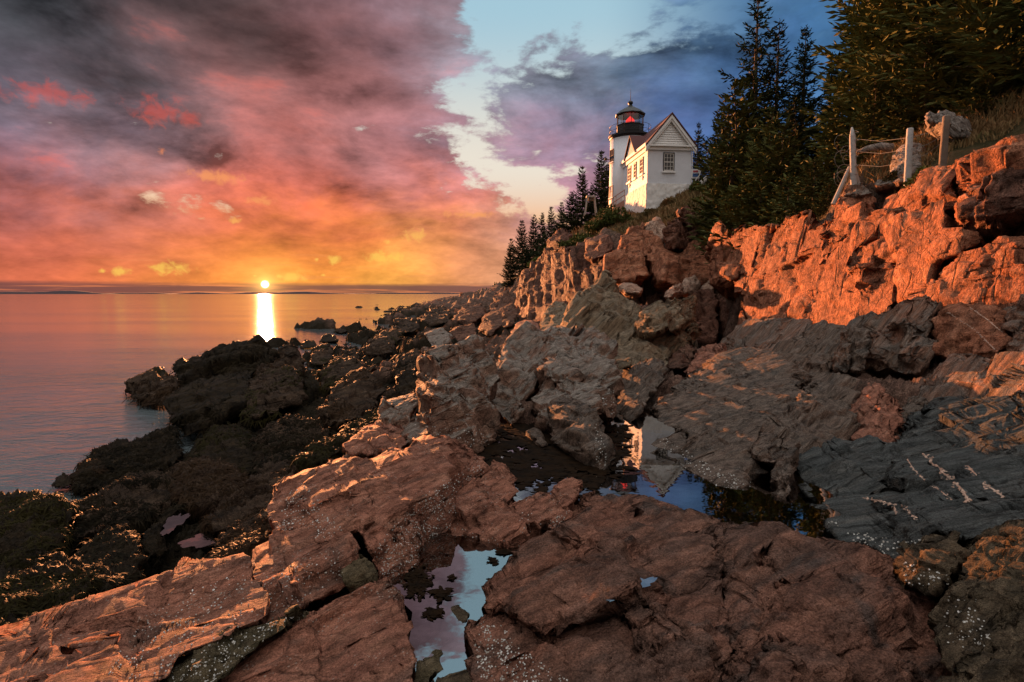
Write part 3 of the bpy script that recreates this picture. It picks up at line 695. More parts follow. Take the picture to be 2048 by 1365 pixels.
K('cliff_crag','orange crag with ribbed face lower left of the pointed boulder','cliff',[(1202,556,31),(1210,515,32),(1235,495,32.5),(1255,487,32.5),(1265,500,32),(1292,515,30.8),(1302,545,29.5),(1280,568,28.5),(1240,568,29.5)],[(1235,520,31.2),(1270,530,29.8),(1250,505,31.6)],size=1.6,amp=.11,strata=(0,.1,1),aniso=2.5,thick=3)
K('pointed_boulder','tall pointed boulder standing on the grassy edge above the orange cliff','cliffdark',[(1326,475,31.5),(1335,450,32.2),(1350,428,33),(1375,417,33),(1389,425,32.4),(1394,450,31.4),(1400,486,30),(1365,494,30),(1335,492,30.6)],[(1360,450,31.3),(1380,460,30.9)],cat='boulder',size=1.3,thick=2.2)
K('crag_top','shattered pale crag top left of the pointed boulder','pale',[(1286,458,34.8),(1300,440,35.2),(1315,431,35.2),(1329,445,34.6),(1336,472,33),(1325,486,32.4),(1300,474,33.8)],[(1312,455,33.9)],size=.9,amp=.17,thick=2)
K('rounded_crag','rounded brown knob under the bushes at the far left end of the cliff','cliffdarker',[(1094,515,60),(1098,480,62),(1112,464,63),(1130,459,62),(1141,470,59),(1139,503,55),(1115,520,57)],[(1118,485,58)],cat='boulder',size=2,thick=5)
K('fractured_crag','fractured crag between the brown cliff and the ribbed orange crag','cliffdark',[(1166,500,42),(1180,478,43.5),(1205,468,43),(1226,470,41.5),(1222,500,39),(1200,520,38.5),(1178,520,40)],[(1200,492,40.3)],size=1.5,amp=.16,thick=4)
# olive outcrop in the middle distance
K('olive_outcrop','broad olive brown outcrop with an orange lit left edge in the middle of the shore','green',[(1105,745,12.3),(1122,665,14.5),(1138,612,15.8),(1165,590,16.2),(1200,565,16.6),(1215,549,16.9),(1232,570,16.2),(1272,600,15.4),(1292,630,14.5),(1277,665,13.6),(1215,750,11.6)],[(1190,600,15.3),(1230,620,14.6),(1200,660,13.7),(1150,690,13.2),(1160,630,14.9)],cat='outcrop',size=1.5,amp=.12,strata=STR,aniso=2.2,thick=3)
K('olive_wall','dark olive rock wall below the overhanging boulder','green',[(1185,750,11.2),(1210,690,12),(1250,660,12.8),(1275,640,13.2),(1340,600,13.6),(1386,594,13.2),(1394,630,12.6),(1400,662,12.0),(1372,695,11.6),(1337,720,11.2),(1327,745,10.6),(1250,775,9.9),(1226,745,10.4)],[(1290,690,11.4),(1270,730,10.5),(1330,670,12.2)],cat='outcrop',size=1.5,amp=.10,strata=STR,aniso=2.,thick=3)
K('overhang_boulder','squarish olive boulder overhanging the dark wall in the middle distance','green',[(1272,645,12.5),(1290,614,12.9),(1325,594,13.0),(1337,630,12.0),(1337,658,11.6),(1310,672,11.5),(1275,670,12.0)],[(1308,636,11.9)],cat='boulder',size=.8,thick=1.3)
K('overhang_boulder','olive boulder beside the overhanging one, touching the red wall','green',[(1328,615,12.8),(1350,594,12.9),(1393,591,12.8),(1392,627,12.0),(1362,655,11.6),(1338,664,11.7)],[(1362,620,12.1)],cat='boulder',size=.8,thick=1.3)
K('lichen_slab','olive stepped ledge at the lower left of the outcrop','green',[(1110,735,11.5),(1130,695,12.3),(1180,680,12.5),(1225,690,12.2),(1215,730,11.0),(1160,745,10.8)],[(1170,708,11.7)],cat='ledge',size=.8,amp=.13,strata=STR,aniso=2.5,thick=1.5)
# red rubble slope behind the tall boulder
for lb, ol, inn, mt in [
 ('brown boulder at the foot of the dark left cliff','[(1080,655,26),(1090,620,28),(1110,604,30),(1136,610,29),(1142,640,25),(1120,675,22.5),(1090,675,23)]','[(1110,635,26)]','green'),
 ('reddish boulder on the slope below the far brown cliff','[(983,650,36),(1000,618,40),(1025,604,42),(1037,625,38),(1022,654,33)]','[(1010,628,37)]','shore'),
 ('grey brown boulder above the weed, left of the tall split boulder','[(836,696,24),(850,668,26),(880,657,26.5),(906,668,25.5),(902,706,22),(865,711,22)]','[(868,680,24)]','grey'),
 ('long reddish boulder just behind the grey brown one','[(888,685,25),(905,655,28),(950,647,29),(957,684,25),(920,700,23)]','[(925,668,26)]','shore'),
 ('pinkish angular rock in the red rubble behind the middle boulder','[(955,660,30),(970,628,33),(1000,622,33),(1006,650,29),(980,672,27)]','[(982,645,30)]','shore'),
 ('low red rock between the rubble and the olive outcrop','[(1020,668,24),(1035,648,26),(1070,640,26),(1085,662,23),(1060,680,22)]','[(1052,660,23.5)]','red'),
 ('dark brown rock near the far water edge, first of the skyline rubble','[(905,640,44),(925,612,50),(960,606,50),(975,630,45),(945,650,40)]','[(940,626,45)]','shore'),
 ('ragged dark rock at the base of the farthest cliff','[(975,625,62),(990,590,75),(1015,580,78),(1035,600,70),(1030,630,58)]','[(1005,605,67)]','shore')]:
    K('shore_boulder', lb, mt, eval(ol), eval(inn), cat='boulder', thick=None)
# tall split boulder and its neighbours
K('split_boulder','tall boulder with a grey weathered top and orange lit left flank by the tide pool','grey',[(808,895,5.35),(822,820,5.75),(838,760,6.0),(845,710,6.2),(862,692,6.3),(905,694,6.2),(935,671,6.6),(962,667,6.8),(972,685,6.7),(987,720,6.3),(994,770,5.9),(990,845,5.5),(980,895,5.2),(930,900,4.9),(860,915,4.7)],[(872,735,5.6),(900,760,5.35),(935,720,5.95),(960,730,6.05),(882,820,5.0),(930,830,5.05),(955,790,5.4),(866,860,4.85),(872,790,5.2),(905,705,5.95)],cat='boulder',size=.40,amp=.15,thick=1.0,rnd=9)
K('wedge_rock','orange lit wedge rock leaning on the left foot of the tall grey topped boulder','grey',[(756,850,6.0),(758,798,6.4),(800,789,6.5),(830,777,6.4),(838,802,6.0),(815,858,5.7),(780,862,5.8)],[(800,812,6.1)],size=.35,thick=.6)
K('rubble_rock','low cracked brown rock left of the tall boulder foot','red',[(688,900,5.2),(722,850,5.8),(765,839,5.9),(800,850,5.6),(820,885,5.1),(790,912,4.8),(730,912,4.9)],[(760,870,5.4)],size=.3,amp=.16,thick=.5)
K('rubble_rock','small flat block in front of the low cracked brown rock','red',[(760,918,4.6),(770,900,4.8),(818,896,4.8),(828,915,4.55),(800,926,4.45)],[(795,908,4.6)],size=.25,thick=.3)
K('stacked_outcrop','stepped outcrop of stacked brown blocks behind the pale topped boulder','grey',[(1005,705,8),(1035,665,8.8),(1060,655,9.0),(1090,654,9.1),(1120,648,9.2),(1150,655,8.9),(1187,670,8.5),(1228,695,8.0),(1231,735,7.3),(1150,745,7.0),(1085,745,7.0),(1055,800,6.3),(1012,845,5.9),(985,800,6.6),(990,740,7.3)],[(1100,690,8.0),(1150,690,8.1),(1055,720,7.6),(1040,760,6.9),(1080,672,8.5),(1190,705,7.7)],cat='outcrop',size=.55,amp=.14,strata=STR,aniso=1.5,thick=1.2,rnd=9)
K('pale_top_boulder','blocky boulder with a pale grey flat top right beside the dark pool gully','grey',[(1064,810,6.1),(1080,740,6.8),(1086,722,7.1),(1130,721,7.1),(1200,714,7.1),(1227,725,6.9),(1233,770,6.4),(1228,840,5.7),(1195,820,5.5),(1175,840,5.3),(1150,820,5.5),(1100,860,5.5),(1068,860,5.8)],[(1150,757,6.3),(1190,770,6.05),(1115,765,6.3),(1125,800,5.85),(1205,740,6.5)],cat='boulder',size=.45,amp=.13,thick=1.0,rnd=9)
K('rock_foot','narrow brown rock foot reaching down into the tide pool','schist',[(1085,845,5.55),(1115,800,5.7),(1150,792,5.55),(1182,822,5.25),(1207,860,4.95),(1221,905,4.6),(1216,958,4.35),(1185,945,4.5),(1160,920,4.7),(1130,905,4.9),(1103,880,5.25)],[(1150,850,5.1),(1187,890,4.62)],size=.32,amp=.13,thick=.7,rnd=9)
K('fallen_slab','thin slab tilted at the pool edge left of the narrow rock foot','schist',[(1043,874,5.6),(1060,857,5.7),(1085,868,5.4),(1102,893,5.15),(1075,898,5.15)],[(1075,878,5.3)],cat='slab',size=.2,thick=.25)
K('gully_rock','dark angular rock in the shaded gully right of the pale topped boulder','schist',[(1226,800,7.3),(1250,745,8.6),(1290,715,9.3),(1322,720,9.1),(1337,745,8.5),(1302,795,7.1),(1270,840,6.2),(1233,840,6.3)],[(1280,760,7.9)],size=.45,amp=.13,strata=STR,aniso=2,thick=1)
K('perched_slab','small flat orange slab perched at the back of the dark gully','green',[(1229,737,8.2),(1232,718,8.6),(1266,716,8.6),(1263,735,8.2)],[(1247,728,8.3)],cat='slab',size=.25,thick=.5)
K('gully_rock','smooth red brown rock behind the big domed slab','red',[(1372,752,9),(1385,710,10),(1415,690,10.6),(1452,690,10.4),(1447,720,9.5),(1410,748,8.8)],[(1415,718,9.6)],size=.6,thick=1)
K('gully_rock','reddish rock lying deep in the gully under the olive wall','shore',[(1330,735,9.6),(1345,705,10.4),(1375,688,10.9),(1392,705,10.3),(1375,740,9.3)],[(1360,715,10.0)],size=.6,thick=1)
# ledge under the cliff
K('ledge_rock','broken brown ledge rock at the foot of the big cliff wall, left of three','orange',[(1420,705,13.5),(1460,665,14),(1500,650,14.2),(1540,639,14),(1580,639,13.5),(1617,650,12.8),(1616,695,11.8),(1560,728,11.4),(1500,745,11.5),(1438,725,12.6)],[(1520,680,12.7),(1560,670,12.6)],size=.9,amp=.13,strata=STR,aniso=2,thick=1.6)
K('ledge_rock','flat topped brown rock in front of the broken ledge','schist',[(1513,738,11.2),(1560,694,11.8),(1610,671,11.8),(1627,690,11.3),(1623,730,10.5),(1590,765,9.9),(1540,770,10.1)],[(1575,715,10.9)],size=.7,amp=.13,strata=STR,aniso=2,thick=1.2)
K('ledge_rock','brown ledge rock between the flat topped rock and the glowing orange spike','schist',[(1610,655,12.4),(1650,647,12.2),(1697,655,11.6),(1693,705,10.5),(1665,745,9.7),(1625,745,10.1),(1612,700,11.2)],[(1655,685,11.2)],size=.7,amp=.13,strata=STR,aniso=2,thick=1.2)
K('ledge_rock','small dark rock below the ledge, right of the domed slab top','schist',[(1578,757,9.8),(1610,714,10.2),(1650,719,9.7),(1670,750,9.0),(1640,785,8.5),(1590,785,8.9)],[(1625,745,9.3)],size=.5,thick=.9)
K('orange_spike','thin upright orange spike catching the sun at the foot of the cliff','orange',[(1668,740,8.7),(1676,700,9.0),(1684,658,9.3),(1692,655,9.3),(1700,690,8.8),(1702,735,8.3),(1686,748,8.3)],[(1688,700,8.7)],cat='spike',size=.35,amp=.16,thick=.4)
K('upright_rock','upright dark slab right of the thin orange spike','schist',[(1690,745,8.5),(1697,700,9.0),(1710,652,9.6),(1735,660,9.3),(1742,690,8.8),(1725,745,8.0)],[(1714,700,8.7)],cat='slab',size=.45,thick=.7)
# layered rocks on the right
K('layered_outcrop','dark blue grey layered outcrop with diagonal beds under the cliff','orange',[(1682,672,11.8),(1720,640,11.4),(1760,620,11.0),(1800,600,10.6),(1840,589,10.2),(1872,610,9.6),(1875,650,8.9),(1872,705,8.3),(1850,745,7.9),(1790,748,8.5),(1720,742,9.3),(1688,725,10)],[(1760,660,10.1),(1800,640,9.5),(1840,640,9.2),(1820,690,8.4),(1750,700,9.2),(1790,675,9.4)],cat='outcrop',size=.6,amp=.16,strata=STR,aniso=3,thick=1.5)
K('orange_facet','bright orange rock face with pale veins right of the layered outcrop','cliff',[(1866,645,9.0),(1880,610,9.2),(1930,598,8.9),(1965,598,8.6),(2000,618,8.0),(2022,640,7.6),(2014,695,7.0),(1985,730,6.9),(1940,745,7.2),(1895,730,7.7),(1868,695,8.3)],[(1930,650,8.1),(1960,690,7.4),(1990,650,7.7)],size=.6,amp=.11,thick=1.2)
K('layered_outcrop','stepped layered rock at the right edge beside the bright orange face','orange',[(1993,622,8.2),(2048,600,7.6),(2140,588,6.9),(2140,735,5.6),(2048,747,6.2),(2013,732,6.7),(2018,665,7.3)],[(2060,670,6.6)],cat='outcrop',size=.5,amp=.14,thick=1.2)
K('tilted_slab','long tilted orange slab with a dark underside near the right edge','orange',[(1828,785,6.6),(1870,740,6.9),(1920,708,7.0),(1955,698,6.8),(1985,723,6.3),(2048,713,5.8),(2140,712,5.1),(2140,800,4.5),(2048,802,4.9),(1970,812,5.4),(1900,818,5.8),(1848,812,6.1)],[(1900,760,6.35),(1955,740,6.2),(1990,765,5.55),(2050,755,5.2)],cat='slab',size=.5,amp=.12,strata=STR,aniso=2.5,thick=1)
K('strata_slab','dark slab of steep diagonal beds right of the big domed slab','schist',[(1498,910,4.9),(1540,850,5.4),(1590,800,6.1),(1635,764,6.9),(1690,753,7.1),(1717,780,6.6),(1713,835,5.7),(1692,890,5.1),(1650,915,4.75),(1580,920,4.65),(1530,940,4.4)],[(1620,820,5.8),(1660,860,5.3),(1580,870,5.1)],cat='slab',size=.40,amp=.17,strata=STR,aniso=4,thick=.9)
K('red_facet','cracked red brown rock face between the steep beds and the dark hollow','red',[(1698,840,5.9),(1715,780,6.6),(1760,763,6.7),(1802,800,6.1),(1803,845,5.4),(1782,890,4.9),(1740,892,5.0),(1708,882,5.2)],[(1755,825,5.5)],size=.40,amp=.14,strata=STR,aniso=2,thick=.8)
K('hollow_rock','small jumbled dark stones in the hollow above the wide dark slab','schist',[(1790,850,5.8),(1805,800,6.3),(1840,790,6.3),(1860,815,5.9),(1850,855,5.4),(1815,870,5.4)],[(1825,828,5.8)],size=.25,amp=.25,thick=.6)
K('domed_slab','large dark domed slab sloping into the tide pool','schist',[(1288,855,6.2),(1305,825,6.6),(1325,800,6.9),(1345,770,7.4),(1390,743,7.9),(1435,715,8.4),(1452,704,8.6),(1500,704,8.5),(1550,711,8.2),(1602,740,7.5),(1622,765,6.9),(1605,805,6.2),(1562,850,5.5),(1522,880,5.1),(1502,905,4.8),(1530,970,4.25),(1500,1000,3.98),(1440,990,4.05),(1388,960,4.4),(1335,925,4.9),(1308,895,5.4)],[(1338,828,6.35),(1400,855,5.7),(1370,880,5.3),(1420,800,6.55),(1500,760,7.3),(1500,830,5.85),(1430,905,4.85),(1470,935,4.45),(1450,860,5.5)],cat='slab',size=.55,amp=.085,strata=(.9,.2,.25),aniso=2.6,thick=1.2)
K('pool_rock','roundish brown rock stuck in the cleft at the lower right of the domed slab','schist',[(1505,895,4.65),(1525,864,4.95),(1556,867,4.85),(1563,902,4.5),(1540,928,4.3),(1512,922,4.4)],[(1535,890,4.5)],cat='boulder',size=.3,thick=.5)
K('pool_rock','upright cracked rib of rock at the pool edge right of the roundish rock','schist',[(1545,1005,3.9),(1546,925,4.35),(1568,880,4.65),(1592,885,4.55),(1588,945,4.1),(1572,1015,3.8)],[(1567,940,4.15)],size=.25,amp=.14,thick=.5)
K('dark_slab','wide dark blue grey slab across the right edge above the pale veins','blue',[(1772,890,4.95),(1826,840,5.5),(1862,806,5.75),(1920,798,5.6),(1980,795,5.35),(2048,786,5.15),(2150,778,4.75),(2150,970,3.35),(2048,975,3.45),(1960,975,3.6),(1880,970,3.8),(1808,950,4.1),(1778,920,4.5)],[(1880,890,4.5),(1980,880,4.2),(2040,900,3.9),(1900,836,5.1),(2000,824,4.85)],cat='slab',size=.45,amp=.10,strata=(.95,-.1,.25),aniso=3,thick=.9)
K('grey_slab','grey brown ledge above the right end of the tide pool','blue',[(1588,970,4.15),(1600,904,4.7),(1650,889,4.85),(1720,884,4.9),(1792,889,4.75),(1813,945,4.15),(1782,992,3.8),(1700,1010,3.72),(1640,1012,3.76),(1598,1010,3.85)],[(1700,932,4.35),(1650,950,4.2)],cat='ledge',size=.4,amp=.12,strata=(.8,0,.5),aniso=2,thick=.8)
K('lens_rock','lens shaped rock with a shadowed underside in the pale veined ledge','blue',[(1762,958,3.9),(1790,919,4.1),(1830,914,4.05),(1873,935,3.85),(1863,970,3.62),(1820,988,3.58),(1780,975,3.75)],[(1815,942,3.78)],size=.3,amp=.09,thick=.5)
veined = K('veined_slab','low blue grey slab crossed by pale pink veins at the right end of the pool','blue',[(1616,1010,3.72),(1680,984,3.88),(1780,978,3.82),(1900,968,3.72),(2048,958,3.5),(2150,952,3.25),(2150,1075,2.5),(2000,1075,2.6),(1900,1068,2.75),(1840,1085,2.75),(1800,1115,2.7),(1768,1130,2.7),(1718,1095,3.0),(1656,1052,3.4)],[(1750,1030,3.38),(1880,1010,3.3),(2000,1010,3.0),(1820,1060,2.95)],cat='slab',size=.42,amp=.09,strata=(.95,-.1,.2),aniso=3,thick=.7)
K('corner_boulder','brown lumpy boulder with a crack beside the deep cleft at lower right','brown',[(1795,1140,2.5),(1812,1080,2.75),(1850,1053,2.82),(1890,1057,2.72),(1920,1078,2.55),(1924,1135,2.3),(1903,1175,2.18),(1840,1178,2.25),(1806,1170,2.36)],[(1862,1100,2.48),(1850,1140,2.33)],cat='boulder',size=.22,amp=.12,thick=.5)
K('corner_boulder','biggest brown boulder at the right edge near the bottom corner','brown',[(1924,1110,2.5),(1950,1068,2.6),(2010,1048,2.55),(2150,1030,2.4),(2150,1320,1.6),(2048,1310,1.65),(1985,1275,1.8),(1955,1205,2.02),(1928,1155,2.27)],[(1990,1120,2.22),(2048,1180,1.95)],cat='boulder',size=.35,amp=.10,thick=.6)
K('corner_boulder','mid sized brown boulder left below the biggest one in the bottom corner','brown',[(1875,1240,2.08),(1898,1182,2.2),(1940,1168,2.15),(1972,1200,1.98),(1994,1275,1.76),(1962,1335,1.66),(1895,1320,1.74)],[(1935,1240,1.9)],cat='boulder',size=.22,amp=.12,thick=.4)
K('corner_boulder','lowest brown boulder cut by the bottom right corner','brown',[(1880,1400,1.48),(1920,1312,1.68),(1990,1290,1.66),(2048,1288,1.6),(2150,1315,1.42),(2150,1460,1.2),(1895,1460,1.36)],[(1990,1350,1.48)],cat='boulder',size=.25,amp=.12,thick=.4)
# foreground slabs
FG = dict(rnd=4)
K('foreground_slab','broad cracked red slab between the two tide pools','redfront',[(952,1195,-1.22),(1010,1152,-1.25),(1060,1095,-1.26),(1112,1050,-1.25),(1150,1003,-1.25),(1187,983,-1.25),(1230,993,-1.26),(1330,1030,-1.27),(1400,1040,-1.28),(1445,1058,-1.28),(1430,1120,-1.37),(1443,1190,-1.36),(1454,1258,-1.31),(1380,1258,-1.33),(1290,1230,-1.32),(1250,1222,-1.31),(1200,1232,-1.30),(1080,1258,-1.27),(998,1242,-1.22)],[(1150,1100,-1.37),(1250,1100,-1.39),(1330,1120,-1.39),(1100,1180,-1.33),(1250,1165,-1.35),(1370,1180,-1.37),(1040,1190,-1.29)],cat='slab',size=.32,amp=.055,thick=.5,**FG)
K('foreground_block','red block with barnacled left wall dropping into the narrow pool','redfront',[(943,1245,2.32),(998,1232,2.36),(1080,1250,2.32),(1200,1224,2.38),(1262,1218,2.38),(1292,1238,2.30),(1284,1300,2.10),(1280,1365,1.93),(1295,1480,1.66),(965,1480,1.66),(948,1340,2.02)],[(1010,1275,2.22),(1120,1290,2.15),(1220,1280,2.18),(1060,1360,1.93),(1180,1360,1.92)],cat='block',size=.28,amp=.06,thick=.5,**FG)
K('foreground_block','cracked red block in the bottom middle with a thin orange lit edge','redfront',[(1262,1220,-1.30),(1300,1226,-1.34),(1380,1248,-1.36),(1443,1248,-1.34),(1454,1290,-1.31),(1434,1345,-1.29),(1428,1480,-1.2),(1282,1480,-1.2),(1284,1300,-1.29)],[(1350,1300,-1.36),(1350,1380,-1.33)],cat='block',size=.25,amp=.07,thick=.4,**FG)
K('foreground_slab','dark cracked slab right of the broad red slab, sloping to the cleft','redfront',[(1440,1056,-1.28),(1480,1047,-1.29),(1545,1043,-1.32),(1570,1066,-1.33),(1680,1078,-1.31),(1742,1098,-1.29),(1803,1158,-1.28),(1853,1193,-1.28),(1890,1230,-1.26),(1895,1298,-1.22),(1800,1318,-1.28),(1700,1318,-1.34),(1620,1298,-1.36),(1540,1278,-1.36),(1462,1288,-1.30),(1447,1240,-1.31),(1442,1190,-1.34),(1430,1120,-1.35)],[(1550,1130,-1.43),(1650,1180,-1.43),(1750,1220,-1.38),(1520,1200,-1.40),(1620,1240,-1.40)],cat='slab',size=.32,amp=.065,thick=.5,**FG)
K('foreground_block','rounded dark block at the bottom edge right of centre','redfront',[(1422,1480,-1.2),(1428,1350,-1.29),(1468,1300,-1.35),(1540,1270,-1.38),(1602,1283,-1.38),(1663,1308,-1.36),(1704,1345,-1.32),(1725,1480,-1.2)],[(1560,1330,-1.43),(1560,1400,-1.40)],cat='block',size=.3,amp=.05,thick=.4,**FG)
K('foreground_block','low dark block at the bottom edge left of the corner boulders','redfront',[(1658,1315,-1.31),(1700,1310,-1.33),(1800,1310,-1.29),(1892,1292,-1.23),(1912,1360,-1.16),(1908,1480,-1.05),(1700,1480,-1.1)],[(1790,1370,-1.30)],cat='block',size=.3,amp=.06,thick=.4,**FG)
K('pool_slab','triangular red slab lying between the pools','red',[(868,1108,-1.08),(905,1020,3.58),(950,960,4.05),(985,922,4.5),(1012,926,4.45),(1024,960,4.1),(1019,1010,3.65),(1060,1000,3.72),(1102,983,3.85),(1108,1012,3.62),(1092,1062,3.3),(1072,1092,-1.08),(1030,1120,-1.07),(1000,1115,-1.07),(940,1103,-1.07)],[(960,1030,3.42),(1040,1050,3.30),(985,975,3.88)],cat='slab',size=.28,amp=.07,thick=.5,**FG)
K('pool_rock','small upright rounded red rock at the pool rim','red',[(1086,1070,3.40),(1091,1010,3.58),(1104,970,3.74),(1130,957,3.80),(1153,964,3.75),(1160,990,3.64),(1148,1022,3.48),(1127,1065,3.35),(1104,1082,3.31)],[(1125,1000,3.55),(1110,1040,3.42)],cat='boulder',size=.16,amp=.10,thick=.3,**FG)
K('barnacled_boulder','big red boulder with a barnacle crusted wall above the narrow pool','red',[(552,1000,3.85),(560,968,3.98),(570,945,4.05),(620,934,4.08),(700,914,4.12),(770,914,4.0),(815,911,4.05),(830,894,4.25),(850,884,4.4),(900,884,4.48),(935,899,4.5),(967,925,4.5),(972,950,4.35),(942,992,4.15),(903,1066,3.47),(872,1116,3.12),(822,1157,2.92),(770,1180,2.79),(742,1140,2.84),(722,1095,2.93),(700,1085,3.02),(655,1088,3.12),(620,1075,3.27),(580,1090,3.27),(548,1066,3.38)],[(745,1112,2.94),(790,1058,3.13),(845,998,3.33),(900,958,3.72),(945,934,4.28),(690,1020,3.24),(650,1000,3.45),(760,960,3.66),(690,960,3.76),(590,1000,3.75),(640,1040,3.36),(850,930,4.0),(820,1060,3.1),(880,1020,3.42)],cat='boulder',size=.36,amp=.06,thick=.7,smooth=1,rnd=9)
K('lit_block','red block with an orange sunlit left half in front of the barnacled boulder','red',[(493,1140,2.98),(503,1100,3.16),(545,1068,3.32),(620,1068,3.27),(700,1078,3.06),(727,1098,2.92),(692,1155,2.73),(640,1192,2.60),(590,1217,2.50),(540,1253,2.38),(516,1238,2.43),(512,1190,2.60)],[(560,1110,3.0),(620,1128,2.86),(575,1160,2.68),(640,1100,3.02),(530,1150,2.80)],cat='block',size=.3,amp=.06,thick=.5,**FG)
K('brain_rock','small rounded barnacle covered rock under the tip of the barnacled boulder','barnacled',[(686,1142,2.73),(695,1113,2.84),(720,1106,2.88),(744,1128,2.82),(752,1167,2.68),(732,1185,2.62),(700,1177,2.66)],[(718,1142,2.70)],cat='boulder',size=.1,amp=.14,thick=.25)
K('long_slab','long sunlit red slab in the lower left corner','red',[(-90,1300,2.34),(0,1262,2.43),(100,1229,2.53),(200,1204,2.61),(300,1168,2.76),(360,1143,2.86),(410,1123,2.96),(470,1116,2.96),(507,1118,2.91),(508,1190,2.61),(528,1245,2.37),(510,1262,2.33),(420,1298,2.19),(360,1338,2.07),(300,1375,1.98),(240,1480,1.73),(-90,1480,1.73)],[(200,1262,2.42),(350,1200,2.62),(400,1240,2.43),(100,1320,2.17),(150,1235,2.52),(280,1290,2.27)],cat='slab',size=.34,amp=.055,strata=(.9,.3,.2),aniso=2,thick=.5,**FG)
K('front_slab','red slab with a dark diagonal crack at the bottom left of centre','red',[(390,1395,1.93),(470,1318,2.11),(560,1248,2.31),(610,1223,2.41),(680,1198,2.49),(740,1168,2.63),(777,1178,2.60),(812,1215,2.44),(838,1250,2.33),(835,1318,2.12),(818,1375,1.97),(805,1480,1.74),(320,1480,1.75)],[(600,1290,2.25),(700,1240,2.42),(750,1290,2.21),(600,1365,2.03),(700,1340,2.10)],cat='slab',size=.30,amp=.065,strata=(.8,.4,.2),aniso=2,thick=.5,**FG)
K('strip_rock','narrow barnacle speckled strip of rock between the two lower left slabs','barnacled',[(290,1480,1.73),(335,1350,2.03),(418,1287,2.21),(500,1250,2.34),(560,1236,2.40),(622,1216,2.45),(552,1266,2.26),(472,1330,2.06),(388,1395,1.90),(325,1480,1.73)],[(430,1315,2.11)],size=.2,amp=.10,thick=.4,**FG)
K('pool_stone','dark stone breaking the surface of the narrow pool','brown',[(889,1244,2.50),(905,1221,2.58),(930,1216,2.58),(948,1228,2.53),(937,1254,2.44),(908,1267,2.41)],[(918,1237,2.47)],cat='stone',size=.1,amp=.12,thick=.2)
K('pool_stone','barnacled rock at the bottom of the narrow pool beside the front slab','barnacled',[(826,1310,2.16),(838,1268,2.33),(880,1263,2.38),(903,1275,2.31),(886,1326,2.12),(850,1378,1.95),(826,1390,1.93)],[(862,1300,2.20)],size=.12,amp=.13,thick=.3)
K('pool_stone','low brown stone at the bottom edge in the narrow pool','brown',[(855,1400,1.92),(880,1350,2.05),(915,1335,2.10),(950,1345,2.05),(965,1400,1.90)],[(910,1365,2.0)],cat='stone',size=.12,amp=.12,thick=.25)
